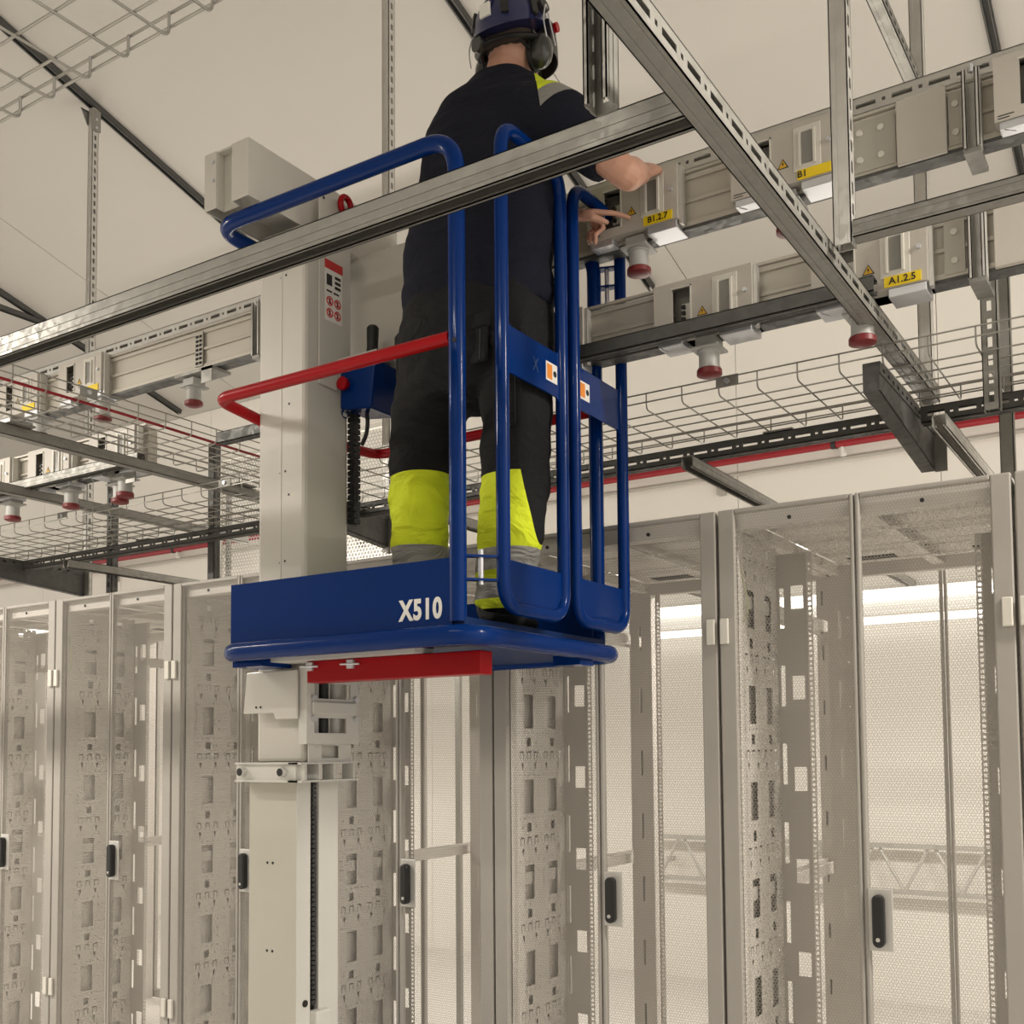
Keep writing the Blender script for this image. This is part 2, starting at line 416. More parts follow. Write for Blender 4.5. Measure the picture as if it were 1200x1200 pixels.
    def leaf(x0, x1, y, outer_left, handle, rear=False):
        sgn = 1 if rear else -1
        so, si = (0.050, 0.012)
        a = x0+(so if outer_left else si); b = x1-(si if outer_left else so)
        d = MB(); y0, y1 = sorted((y, y-sgn*0.022))
        d.box(x0, a, y0, y1, zb, zt); d.box(b, x1, y0, y1, zb, zt)
        d.box(a, b, y0, y1, zt-0.014, zt); d.box(a, b, y0, y1, zb, zb+0.05)
        do = d.build('door_leaf', 'rack_paint', r, bevel=0.004)
        ym = y - sgn*0.006
        MB().quad((a, ym, zb+0.05), (b, ym, zb+0.05), (b, ym, zt-0.014), (a, ym, zt-0.014)).build('mesh_panel', 'rack_mesh', do)
        # screws along the upper lip
        sc = MB().cyl((0.5*(a+b), y+sgn*0.0005, zt-0.045), (0, sgn, 0), 0.006, 0.004, 8).build('lip_screw', 'handle_black', do)
        # hinges on the outer edge
        for hz in (1.80, 0.42):
            hx = x0+0.004 if outer_left else x1-0.030
            MB().box(hx, hx+0.026, y+sgn*0.0005 if sgn > 0 else y-0.012, y+0.012 if sgn > 0 else y-0.0005, hz, hz+0.075).build('hinge', 'box_light', do, bevel=0.003)
        if handle:
            hx = x0+0.040
            MB().prism([(hx-0.030, 0.955), (hx+0.034, 0.955), (hx+0.034, 1.120), (hx-0.030, 1.120)], y-0.004, y-0.0002, 'XZ').build('handle_plate', 'plate_grey', do, bevel=0.004)
            pts = []
            for k in range(13): an = math.pi*k/12; pts.append((hx+0.0155*math.cos(an), 1.090+0.0155*math.sin(an)))
            for k in range(13): an = math.pi+math.pi*k/12; pts.append((hx+0.0155*math.cos(an), 0.982+0.0155*math.sin(an)))
            ho = MB().prism(pts, y-0.030, y-0.004, 'XZ').build('swing_handle', 'handle_black', do, bevel=0.005)
            MB().cyl((hx, y-0.0300, 0.988), (0, -1, 0), 0.0055, 0.002, 14).build('lock_cylinder', 'plate_grey', do)
    leaf(0.004, 0.398, 0.0, True, False); leaf(0.402, 0.796, 0.0, False, True)
    leaf(0.004, 0.398, 1.195, True, False, True); leaf(0.402, 0.796, 1.195, False, False, True)
    # loose earth wire at the upper left
    pts = [(0.062, 0.03, 2.03), (0.066, 0.032, 1.99), (0.078, 0.03, 1.95), (0.082, 0.03, 1.91), (0.076, 0.03, 1.875), (0.064, 0.03, 1.865)]
    MB().tube(fillet(pts, 0.02, 4), 0.0018, 6).build('earth_wire', 'cable_green', r, smooth=True)
    return r
def copy_tree(o, parent=None):
    c = o.copy(); COL.objects.link(c); c.parent = parent
    for ch in list(o.children): copy_tree(ch, c)
    return c
RACKS = [(1, 'pale grey mesh-door server rack cut off at the right picture edge'),
         (0, 'nearest pale grey server rack fully in view, with rear lamp bars shining through its mesh'),
         (-1, 'pale grey server rack directly under the lift platform gates, second fully visible from right'),
         (-2, 'pale grey server rack just right of the lift mast, behind the red bar'),
         (-3, 'pale grey server rack just left of and partly behind the lift mast'),
         (-4, 'pale grey mesh-door server rack second from the left picture edge'),
         (-5, 'pale grey mesh-door server rack at the left picture edge')]
proto = rack_parts()
for i, (k, lab) in enumerate(RACKS):
    o = proto if i == 0 else copy_tree(proto)
    o.location = (-1.19+0.8*k, 2.96, 0); o['label'] = lab

# ================================================================== LAMPS: ADDED FILL LAMPS, THEN THE WALL LAMP
def fill_lamp(p, label, group):  # body for the added, unseen fill lamps
    t = thing('fill_lamp', p, label, 'lamp', group)
    MB().prism([(-0.05, 0.0), (0.05, 0.0), (0.035, 0.05), (-0.035, 0.05)], -0.75, 0.75, 'YZ').build('housing', 'lamp_housing', t)
    MB().box(-0.74, 0.74, -0.044, 0.044, -0.012, 0.0).build('diffuser', 'tube_glow', t)
    for sx in (-0.6, 0.6):
        if p[1] < 3: MB().cyl((sx, 0, 0.05), (0, 0, 1), 0.002, cz(p[1])-p[2]-0.06, 6).build('suspension_wire', 'steel_wire', t)
        else: MB().prism([(-0.40, -0.159), (-0.37, -0.159), (0.0, 0.02), (0.0, 0.05), (-0.05, 0.05), (-0.40, -0.12)], sx-0.012, sx+0.012, 'YZ').build('bracket_arm', 'galvanised', t)
for p, w_ in zip(AISLE_FILL, ('far left end', 'left part', 'middle', 'right end')): fill_lamp(p, 'added fill lamp out of view over the %s of the aisle in front of the racks' % w_, 'added fill lamps over the aisle')
for p, w_ in zip(REAR_FILL, ('far left', 'left of the mast', 'right of the worker', 'far right')): fill_lamp(p, 'added fill lamp hidden on arms at the back of the racks, %s' % w_, 'added fill lamps hidden behind the racks')
t = thing('wall_lamp', (-1.4, 6.6, 2.32), 'twin-bar linear lamp glowing on the wall behind the racks', 'lamp')
MB().box(-1.95, 2.05, -0.05, -0.001, -0.03, 0.11).build('housing', 'lamp_housing', t)
MB().tube([(-1.92, -0.095, 0.075), (2.02, -0.095, 0.075)], 0.036, 14).build('diffuser', 'tube_glow', t, smooth=True)
MB().tube([(-1.92, -0.095, -0.075), (2.02, -0.095, -0.075)], 0.022, 14).build('lower_tube', 'tube_glow', t, smooth=True)

# ================================================================== SUPPORT STEELWORK
G_RAIL = 'dark channels fixed to the ceiling'
def ceiling_rail(x, y0, y1, label):
    n = Vector((0, -SLOPE, 1)).normalized()*0.022
    a, b = Vector((x, y0, cz(y0))) - n, Vector((x, y1, cz(y1))) - n
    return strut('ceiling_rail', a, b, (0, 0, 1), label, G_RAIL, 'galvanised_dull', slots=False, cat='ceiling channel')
ceiling_rail(-5.43, 0.5, 6.5, 'dark ceiling channel at upper left, crossing the sloping ceiling above the left post')
ceiling_rail(-3.04, 0.5, 6.5, 'dark ceiling channel running down behind the helmet at top centre')
ceiling_rail(-0.735, 0.5, 6.5, 'dark ceiling channel at the top right corner')
ceiling_rail(-7.8, 0.5, 6.5, 'dark sloping ceiling channel seen low at the left edge above the long strut')
strut('cross_beam', (-7.8, 3.6, 4.98), (-7.8, 6.58, 4.98), (0, 0, 1), 'dark level channel forking from the sloping one at left edge', G_RAIL, 'galvanised_dull', slots=False, cat='ceiling channel')

G_POST = 'vertical posts hanging from the ceiling'
def post(x, y, z0, z1, back, label, material='galvanised_bright', slots=True, top=True):
    t = thing('hanging_post', (x, y, z0), label, 'post', G_POST)
    strut_mesh((0, 0, 0), (0, 0, z1-z0), back, slots=slots).build('post_channel', material, t)
    if top:
        z = z1-z0
        MB().prism([(-0.07, z-0.02), (0.07, z-0.02), (0.07, z-0.012), (0.026, z-0.10), (-0.026, z-0.10), (-0.07, z-0.012)], -0.027, -0.0225, 'YZ').build('gusset_plate', 'galvanised', t)
        MB().box(0.0215, 0.027, -0.03, 0.03, z-0.14, z-0.01).build('foot_bracket', 'galvanised', t)
        for dz in (0.12, 0.07): MB().cyl((0.027, 0, z-dz), (1, 0, 0), 0.008, 0.006, 6).build('bolt', 'clip_zinc', t)
    return t
def top(y): return cz(y)-0.045
post(-5.43, 3.86, 2.36, top(3.86), (1, 0, 0), 'slotted bright post hanging from the ceiling at upper left')
post(-3.04, 3.70, 2.38, top(3.70), (1, 0, 0), 'slotted bright post left of the worker, behind the blue top rail')
post(-0.735, 3.70, 2.41, top(3.70), (1, 0, 0), 'post at upper right behind the joint cover of the upper busbar', slots=False)
post(-0.45, 3.10, 2.40, 3.02, (0, -1, 0), 'perforated galvanised post hanging below the upper busbar at right', 'galvanised', top=False)
post(-0.50, 3.72, 2.20, 3.25, (0, -1, 0), 'galvanised post behind the tray near the right edge, just over the racks', 'galvanised', slots=False, top=False)
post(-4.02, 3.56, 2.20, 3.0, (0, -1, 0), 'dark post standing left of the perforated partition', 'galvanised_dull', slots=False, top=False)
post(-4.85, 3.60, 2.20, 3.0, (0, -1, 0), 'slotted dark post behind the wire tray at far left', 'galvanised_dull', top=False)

G_S = 'strut channels of the overhead grid'
strut('strut_channel', (-6.2, 1.755, 2.655), (-0.735, 1.755, 2.655), (0, 0, 1), 'long strut channel crossing in front of the worker from the left edge', G_S, 'galvanised', s=0.052, d=0.058, slots=False)
cs = thing('strut_channel', (-0.712, 0.9, 2.643), 'slotted strut running from top centre away to the right, over the wire tray', 'strut', G_S)
strut_mesh((0, 0, 0), (0, 2.75, 0), (1, 0, 0), s=0.05, d=0.05, pitch=0.10).build('slotted_channel', 'galvanised', cs)
strut('strut_channel', (-0.84, 1.60, 2.61), (-0.84, 1.60, cz(1.6)), (0, 1, 0), 'vertical strut with open lower end hanging at top centre right', G_S, 'galvanised', s=0.046)
strut('strut_channel', (-0.655, 2.44, 2.645), (-0.655, 2.44, cz(2.44)), (1, 0, 0), 'tall vertical strut standing on the crossing slotted strut at right', G_S, 'galvanised_bright')
strut('strut_channel', (-0.632, 2.44, 2.675), (0.9, 2.44, 2.675), (0, 0, -1), 'level strut leading from the tall vertical strut to the right edge', G_S, 'galvanised', slots=False)
strut('strut_channel', (-0.735, 1.6, 3.70), (-0.735, 3.67, 3.70), (1, 0, 0), 'strut at top right meeting a bright post above the upper busbar', G_S, 'galvanised')
strut('strut_channel', (-7.0, 2.792, 2.690), (-3.585, 2.792, 2.690), (0, 0, 1), 'level strut under the lower busbar at the left', G_S, 'galvanised', slots=False)
strut('strut_channel', (-3.12, 2.792, 2.690), (-0.675, 2.792, 2.690), (0, -1, 0), 'dark level strut along the foot of the lower busbar at right', G_S, 'galvanised_dull', slots=False)
strut('strut_channel', (-3.575, 0.6, 2.655), (-3.575, 3.5, 2.655), (0, 0, -1), 'strut carrying the left edge of the upper left wire tray', G_S, 'galvanised', slots=False)
strut('strut_channel', (-4.375, 1.6, 2.655), (-4.375, 4.1, 2.655), (0, 0, -1), 'strut crossing below the lower busbar near the left edge', G_S, 'galvanised', slots=False)
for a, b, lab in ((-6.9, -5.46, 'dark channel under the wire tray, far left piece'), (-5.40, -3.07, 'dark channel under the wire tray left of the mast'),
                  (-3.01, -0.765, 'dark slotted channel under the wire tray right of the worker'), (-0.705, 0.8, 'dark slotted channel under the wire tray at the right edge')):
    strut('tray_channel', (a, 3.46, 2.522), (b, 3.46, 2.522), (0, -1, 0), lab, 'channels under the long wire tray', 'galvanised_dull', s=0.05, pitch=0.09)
for x, y1, lab in ((-1.425, 6.58, 'level strut going back to the wall below the tray, over the second rack'), (-0.625, 6.58, 'bright strut going back to the wall at right, above the nearest rack'),
                   (-4.815, 6.58, 'level strut going back to the wall above the left racks'), (-2.6, 6.58, 'level strut going back to the wall beside the perforated partition')):
    strut('strut_channel', (x, 3.30, 2.455), (x, y1, 2.455), (0, 0, 1), lab, G_S, 'galvanised_bright' if x > -1 else 'galvanised', slots=False)

# cantilever brackets carrying the tray
def bracket(x, y0, y1, label):
    t = thing('cantilever_bracket', (x, y1, 2.42), label, 'bracket', 'cantilever brackets under the long wire tray')
    L_ = y1-y0
    hl = [(-L_+0.03+0.055*k, -L_+0.03+0.055*k+0.020, 0.108, 0.118) for k in range(int(L_/0.055)-1)]
    MB().box(-0.022, -0.019, -L_, 0, 0.05, 0.128).build('side_plate', 'galvanised_dull', t)
    MB().prism([(-L_, 0.05), (0, -0.02), (0, 0.098), (-L_, 0.098)], 0.019, 0.022, 'YZ').build('side_plate', 'galvanised_dull', t)
    MB().plate(-L_, 0, 0.098, 0.128, hl, 0.003, lambda u, v, w: (0.022+w, u, v)).build('perforated_flange', 'galvanised_dull', t)
    MB().box(-0.022, 0.025, -L_, 0, 0.128, 0.131).build('top_plate', 'galvanised_dull', t)
    MB().prism([(-L_, 0.05), (0, -0.02), (0, -0.017), (-L_, 0.053)], -0.022, 0.022, 'YZ').build('bottom_plate', 'galvanised_dull', t)
    MB().box(-0.022, 0.022, -L_-0.002, -L_+0.001, 0.05, 0.128).build('end_plate', 'galvanised_dull', t)
    MB().box(0.022, 0.060, -0.008, -0.002, -0.025, 0.12).build('fixing_plate', 'galvanised', t)
bracket(-0.735, 2.965, 3.677, 'dark tapered bracket under the wire tray at right, above the nearest rack')
bracket(-3.04, 2.965, 3.677, 'dark tapered bracket under the wire tray behind the worker')
bracket(-5.43, 2.965, 3.837, 'dark tapered bracket under the wire tray at the left edge')

# ================================================================== WIRE BASKET TRAYS
def basket(loc, L_, w, h, rz, n, label, first=0.05, wr=0.0025, bottoms=6, far_wall=True):
    t = thing('wire_basket_tray', loc, label, 'cable tray', 'wire basket trays'); t.rotation_euler = (0, 0, rz)
    lw = MB().tube([(0, 0, 0), (L_, 0, 0)], wr, 6).mesh('long_wire'); lw.materials.append(MATS['steel_wire'])
    ys = [w*k/bottoms for k in range(1, bottoms)]
    for y, z in [(0, h), (0, h*0.45), (w, h), (w, h*0.45)] + [(y, 0.005) for y in ys]:
        place_mesh('long_wire', lw, t, True, loc=(0, y, z))
    cw = MB().tube(fillet([(0, 0.004, h), (0, 0.004, 0), (0, w-0.004, 0), (0, w-0.004, h)], 0.018, 4), wr, 6).mesh('cross_wire'); cw.materials.append(MATS['steel_wire'])
    for k in range(n):
        x = first+0.12*k
        if x > L_: break
        place_mesh('cross_wire', cw, t, True, loc=(x, 0, 0))
    # clip-on couplers
    for x in [first+0.12*k+0.03 for k in range(3, n, 9)]:
        c = MB().box(x-0.035, x+0.035, -0.006, -0.003, h*0.40, h*1.05).build('coupler_plate', 'galvanised', t)
        MB().cyl((x, -0.006, h*0.72), (0, -1, 0), 0.009, 0.006, 6).build('coupler_bolt', 'clip_zinc', c)
        MB().box(x-0.05, x+0.05, w-0.03, w+0.004, -0.006, 0.0).build('coupler_plate', 'galvanised', t)
    return t
basket((-7.0, 3.0, 2.556), 8.0, 0.47, 0.05, 0, 67, 'long wire basket tray along the row above the rack fronts', first=0.048)
basket((-3.155, 0.7, 2.682), 2.8, 0.40, 0.055, R(90), 24, 'wire basket tray running away at upper left, carrying a red-brown cable', first=0.065)
basket((-6.0, 0.82, 2.86), 6.0, 0.49, 0.05, 0, 50, 'near wire basket tray in the top left corner', first=0.069, wr=0.003)
tag(MB().tube([(-3.20, 0.7, 2.703), (-3.21, 1.6, 2.700), (-3.195, 2.4, 2.701), (-3.205, 3.0, 2.700), (-3.2, 3.45, 2.700)], 0.0055, 8).build('cable', 'pipe_red', smooth=True), 'thin red-brown cable lying in the upper left wire tray', 'cable')

# ================================================================== BUSBARS
def trunking(z0, x0, x1, label, clamps, joints):
    t = thing('busbar_trunking', ((x0+x1)/2, 2.96, z0), label, 'busbar', 'busbar trunking runs')
    a, b = x0-(x0+x1)/2, x1-(x0+x1)/2; c = (x0+x1)/2; hh = 0.155
    MB().box(a, b, -0.075, -0.030, 0.0, hh).build('casing', 'busbar_paint', t)
    for za, zb_ in ((0.0, 0.016), (0.072, 0.084), (hh-0.014, hh)):
        MB().box(a, b, -0.083, -0.0752, za, zb_).build('profile_rib', 'busbar_paint', t, bevel=0.002)
    MB().box(a, b, -0.090, -0.0755, hh+0.004, hh+0.012).build('top_lip', 'busbar_paint', t)
    MB().box(a, b, -0.083, -0.028, -0.010, -0.0005).build('bottom_flange', 'galvanised_dull', t)
    for x in clamps:
        q = strut_mesh((x-c, -0.105, -0.03), (x-c, -0.105, hh+0.02), (0, 1, 0), slots=False).build('clamp_strut', 'galvanised_bright', t)
        MB().box(x-c-0.02, x-c+0.02, -0.12, 0.0, -0.042, -0.030).build('clamp_foot', 'galvanised', t)
        MB().cyl((x-c, -0.105, hh+0.02), (0, 0, 1), 0.006, 0.02, 8).build('clamp_bolt', 'clip_zinc', t)
    for (xa, xb, pl) in joints:
        MB().box(xa-c, xb-c, -0.100, -0.0835, -0.008, hh+0.012).build('joint_cover', 'box_paint', t, bevel=0.003)
        for (pa, pb) in pl:
            pp = MB().box(pa-c, pb-c, -0.0865, -0.0832, 0.008, hh-0.010).build('joint_plate', 'busbar_recess', t)
            for zz in (0.04, 0.115):
                for q in ((0.3, 0.72) if pb-pa > 0.1 else (0.5,)):
                    MB().cyl((pa-c+(pb-pa)*q, -0.0865, zz), (0, -1, 0), 0.0085, 0.006, 10).build('joint_bolt', 'box_light', pp, smooth=True)
    return t
trunking(3.035, -7.2, 1.2, 'upper busbar trunking run carrying the B labelled boxes', (-0.44, -2.985), [(-0.628, -0.503, [(-0.765, -0.632), (-0.50, -0.465)])])
trunking(2.70, -2.35, 1.2, 'lower busbar trunking run carrying the A labelled boxes at right', (-0.437,), [(-0.40, -0.20, [(-0.52, -0.47)])])
trunking(2.70, -7.2, -3.66, 'lower busbar trunking run at the left edge', (), [])
strut('busbar_rail', (-7.2, 2.955, 3.262), (1.2, 2.955, 3.262), (0, -1, 0), 'slotted rail along the top of the upper busbar', 'rails above the busbars', 'galvanised_bright', pitch=0.096, s=0.05)
# rows of vent marks on the casing
def vent_strip(x, z0, label):
    t = thing('vent_strip', (x, 2.876, z0+0.078), label, 'vent strip', 'dark slotted strips on the busbar')
    MB().box(-0.022, 0.022, -0.004, 0.0, -0.07, 0.07).build('strip_plate', 'busbar_recess', t)
    for k in range(7):
        for sx in (-0.010, 0.010): MB().box(sx-0.007, sx+0.007, -0.006, -0.004, -0.062+0.018*k, -0.052+0.018*k).build('vent_slot', 'dark_slot', t)
vent_strip(-3.34, 3.035, 'strip of dark slots on the upper busbar left of the mast')

def warning_sign(parent, x, z, y, s=0.032):
    w = MB().prism([(x-s/2, z-s*0.43), (x+s/2, z-s*0.43), (x, z+s*0.43)], y-0.0010, y, 'XZ').build('warning_triangle', 'print_black', parent)
    k = 0.76
    MB().prism([(x-s/2*k, z-s*0.37), (x+s/2*k, z-s*0.37), (x, z+s*0.43*k-0.001)], y-0.0016, y-0.0011, 'XZ').build('triangle_face', 'warning_yellow', w)
    b = s*0.11
    MB().prism([(x+0.25*b, z+1.6*b), (x-1.0*b, z-0.7*b), (x-0.1*b, z-0.6*b), (x-0.4*b, z-2.8*b), (x+1.0*b, z-0.0*b), (x+0.1*b, z-0.05*b)], y-0.0021, y-0.0017, 'XZ').build('flash_symbol', 'print_black', w)
def socket(parent, x, y, z, r=0.030):
    s_ = MB().lathe([(0.034, 0.0), (0.034, -0.012), (0.030, -0.014), (r, -0.055), (r+0.003, -0.056), (r+0.003, -0.068), (r-0.003, -0.070)], (x, y, z), seg=20).build('socket', 'socket_grey', parent, smooth=True)
    MB().lathe([(r+0.0035, -0.060), (r+0.0065, -0.063), (r+0.0065, -0.077), (r*0.8, -0.082), (0.002, -0.083)], (x, y, z), seg=20).build('red_cap', 'socket_red', s_, smooth=True)
    MB().box(x-0.042, x+0.042, y-0.042, y+0.042, z-0.006, z+0.0).build('socket_flange', 'socket_grey', s_)
    MB().box(x-0.030, x+0.030, y-0.030, y+0.032, z+0.0002, z+0.030).build('socket_neck', 'socket_grey', s_)
    return s_
def tap_box(x0, z0, label, text=None, sock=None, window=True, w=0.30, h=0.165, label_dx=0.255):
    """tap-off box: casing, breaker window left, hatch with sight glass right, clips, socket below"""
    t = thing('tap_off_box', (x0+w/2, 2.95, z0), label, 'electrical box', 'tap-off boxes on the busbars')
    hw = w/2; yf = -0.12           # front plane (world y 2.83)
    holes = [(-hw+0.060, -hw+0.115, 0.028, h-0.022)] if window else []
    MB().plate(-hw, hw, 0, h, holes, 0.003, lambda u, v, q: (u, yf+q, v)).build('front_cover', 'box_paint', t)
    b = MB(); b.box(-hw, hw, -0.020, -0.016, 0, h); b.box(-hw, -hw+0.003, yf+0.003, -0.02, 0, h); b.box(hw-0.003, hw, yf+0.003, -0.02, 0, h)
    b.box(-hw+0.003, hw-0.003, yf+0.003, -0.02, 0, 0.003); b.box(-hw+0.003, hw-0.003, yf+0.003, -0.02, h-0.003, h)
    b.build('casing', 'box_paint', t)
    if window:
        MB().box(-hw+0.05, -hw+0.125, yf+0.040, yf+0.043, 0.01, h-0.01).build('breaker_tray', 'box_window', t)
        br = MB().box(-hw+0.082, -hw+0.114, yf+0.012, yf+0.040, 0.040, 0.100).build('breaker', 'breaker_white', t, bevel=0.002)
        for k in range(3): MB().box(-hw+0.086, -hw+0.096, yf+0.002, yf+0.012, 0.047+0.018*k, 0.057+0.018*k).build('breaker_lever', 'print_black', br)
        fr = MB(); u0, u1, v0, v1 = -hw+0.056, -hw+0.119, 0.024, h-0.018
        fr.box(u0, u1, yf-0.003, yf, v1-0.004, v1); fr.box(u1-0.004, u1, yf-0.003, yf, v0, v1)
        fr.build('window_frame', 'box_light', t)
    # hatch with sight glass
    hx0, hx1, hz0, hz1 = hw-0.118, hw-0.042, 0.026, h-0.014
    ht = MB().box(hx0, hx1, yf-0.003, yf, hz0, hz1).build('hatch', 'box_light', t, bevel=0.0015)
    MB().box(hx0+0.024, hx1-0.020, yf-0.0045, yf-0.003, hz0+0.018, hz1-0.018).build('sight_glass', 'box_window', ht)
    for q in (hx0+0.016, hx1-0.020): MB().box(q, q+0.006, yf-0.010, yf-0.003, hz0+0.012, hz1-0.014).build('hatch_guide', 'box_light', ht)
    MB().cyl((hw-0.020, yf, h*0.55), (0, -1, 0), 0.006, 0.008, 12).build('lock_knob', 'clip_zinc', t, smooth=True)
    warning_sign(t, -hw+0.152, 0.062, yf)
    # bottom clips
    MB().box(-hw+0.01, -hw+0.085, yf+0.004, -0.03, -0.020, -0.0005).build('bottom_clip', 'clip_zinc', t, bevel=0.002)
    MB().box(hw-0.10, hw-0.005, yf+0.004, -0.03, -0.024, -0.0005).build('bottom_clip', 'clip_zinc', t, bevel=0.002)
    wire = MB().tube([(-hw+0.02, yf+0.01, -0.018), (-hw+0.03, yf-0.004, -0.030), (-hw+0.05, yf-0.010, -0.042)], 0.0018, 6).build('clip_wire', 'clip_zinc', t)
    # side latch channel at the right edge
    MB().box(hw+0.001, hw+0.010, -0.11, -0.085, -0.014, h-0.004).build('side_latch', 'galvanised_bright', t)
    # identification plate
    if text is not None:
        MB().box(hw-0.108, hw-0.016, yf-0.0035, yf-0.0005, 0.002, 0.029).build('label_plate', 'label_yellow', t)
        if text:
            M = Matrix.Translation((hw-0.062 if len(text) > 3 else hw-0.094, yf-0.0042, 0.0155)) @ FACE_FRONT
            lettering('lettering', text, 0.0255, M, 'print_black', t, 0.0004, 1.0)
    # maker's print, too small to read
    for k in range(2): MB().box(-hw+0.008, -hw+0.045-0.01*k, yf-0.0006, yf-0.0001, 0.012-0.007*k, 0.0145-0.007*k).build('small_print', 'print_black', t)
    if sock is not None: socket(t, sock, -0.070, -0.036)
    return t
zB, zA = 3.046, 2.690
tap_box(-1.54, zB, 'tap-off box labelled B1.2.7 that the worker is reaching into', 'B1.2.7', 0.0)
tap_box(-1.075, zB, 'tap-off box with a B1 label, behind the tall vertical strut', 'B1', 0.0)
tap_box(-0.385, zB, 'tap-off box at the top right corner on the upper busbar', None, 0.02)
tap_box(-1.32, zA, 'tap-off box with open breaker window behind the dark strut, below B1.2.7', '', 0.0)
tap_box(-0.853, zA, 'tap-off box labelled A1.2.5 on the lower busbar', 'A1.2.5', -0.03)
tap_box(-1.86, zA, 'tap-off box on the lower busbar half hidden behind the blue gate', '', None)
tap_box(-4.205, zB, 'tap-off box on the upper busbar at left with a yellow label, seen through the tray', '', 0.10)
tap_box(-4.66, zB, 'tap-off box on the upper busbar nearest the left edge', '', 0.10)
tap_box(-4.42, zA, 'tap-off box on the lower busbar at left with yellow triangle, above the level strut', '', 0.10)
tap_box(-3.98, zA, 'tap-off box end on the lower busbar, last before the gap at left', None, 0.03)
tap_box(-4.86, zA, 'tap-off box on the lower busbar cut by the left picture edge', None, 0.10)
# sockets on their own brackets under the busbar
def hanging_socket(x, z, label):
    t = thing('socket_bracket', (x, 2.9, z), label, 'socket', 'red capped sockets on brackets')
    MB().box(-0.06, 0.16, -0.05, 0.05, 0.0, 0.012).build('bracket_plate', 'galvanised', t)
    MB().box(0.10, 0.16, -0.05, -0.046, -0.05, 0.012).build('side_cheek', 'galvanised', t)
    socket(t, 0.0, 0.0, -0.032)
hanging_socket(-3.40, 3.01, 'red capped socket on a bracket below the upper busbar left of the mast')
hanging_socket(-3.86, 2.672, 'red capped socket below the lower busbar just before its left gap')

# ================================================================== WALL SERVICES
t = thing('sprinkler_pipe', (-3, 6.52, 3.345), 'thin red pipe along the back wall above the racks', 'pipe')
MB().tube([(-10, 0, 0), (6, 0, 0)], 0.022, 12).build('pipe_run', 'pipe_red', t, smooth=True)
for x in (-4.9, -2.4, 1.15, 3.4):
    MB().tube([(x, 0.078, 0), (x, 0.0, 0)], 0.008, 8).build('pipe_clip', 'handle_black', t)
    MB().tube([(x-0.014, 0, 0), (x+0.014, 0, 0)], 0.027, 12).build('clip_ring', 'handle_black', t)
    MB().tube([(x+0.05, 0.0, -0.020), (x+0.06, 0, -0.075)], [0.010, 0.020], 10).build('sprinkler_head', 'sticker_white', t)
t = thing('conduit', (-3, 6.56, 3.265), 'thin grey conduit below the red pipe on the wall', 'conduit')
MB().tube([(-10, 0, 0), (6, 0, 0)], 0.013, 10).build('conduit_run', 'conduit_grey', t, smooth=True)
for x in (-5.8, -2.7, 0.4, 2.6):
    MB().box(x-0.025, x+0.025, -0.018, 0.038, -0.12, 0.02).build('conduit_clip', 'conduit_grey', t)
# lattice girder low on the wall, seen through the right rack
t = thing('lattice_girder', (-1.1, 6.5, 0.655), 'slim lattice girder on the wall seen through the nearest rack', 'girder')
for z in (0.0, 0.265): MB().box(-2.0, 2.0, -0.025, 0.025, z-0.014, z+0.014).build('chord', 'galvanised_bright', t)
for k in range(13):
    a = -1.95+0.31*k
    MB().tube([(a, 0, 0.0), (a+0.14, 0, 0.26)], 0.010, 8).build('diagonal', 'galvanised_bright', t)
    MB().tube([(a+0.17, 0, 0.26), (a+0.31, 0, 0.0)], 0.010, 8).build('diagonal', 'galvanised_bright', t)
for x in (-1.9, 0.9, 1.9): MB().box(x-0.015, x+0.015, 0.025, 0.098, 0.1, 0.13).build('wall_bracket', 'galvanised_bright', t)
# perforated partition standing behind the racks
t = thing('partition_panel', (-4.21, 4.72, 0.0), 'perforated sheet partition rising behind the racks, left of the worker', 'partition')
MB().quad((-1.08, 0, 2.22), (0.86, 0, 2.22), (0.86, 0, 3.36), (-1.08, 0, 3.36)).build('perforated_sheet', 'partition_mesh', t)
for x in (-1.08, 0.84): MB().box(x, x+0.025, -0.015, 0.015, 2.2, 3.38).build('edge_strip', 'box_light', t)
MB().box(-1.08, 0.865, -0.014, 0.016, 3.36, 3.385).build('top_strip', 'box_light', t)
for x in (-1.03, 0.78): MB().box(x, x+0.03, 0.016, 0.04, 0.0, 3.2).build('support_leg', 'galvanised', t)

# ================================================================== MAST LIFT
LX, LY = -2.5, 2.55
lift = thing('mast_lift', (LX, LY, 0), 'blue and grey vertical mast lift with raised platform marked X510', 'lift')
OFF = (-LX, -LY, 0)
# the mast group was drawn at full section; it stands inside the left end of the platform, section 197 mm
MAST_FIT = None
def lp(mb, name, m, smooth=False, bevel=0, parent=None):
    if MAST_FIT is not None: mb.v = [tuple(MAST_FIT @ Vector(p)) for p in mb.v]
    if parent is None: return mb.build(name, m, lift, smooth, bevel, OFF)
    return mb.build(name, m, parent, smooth, bevel)
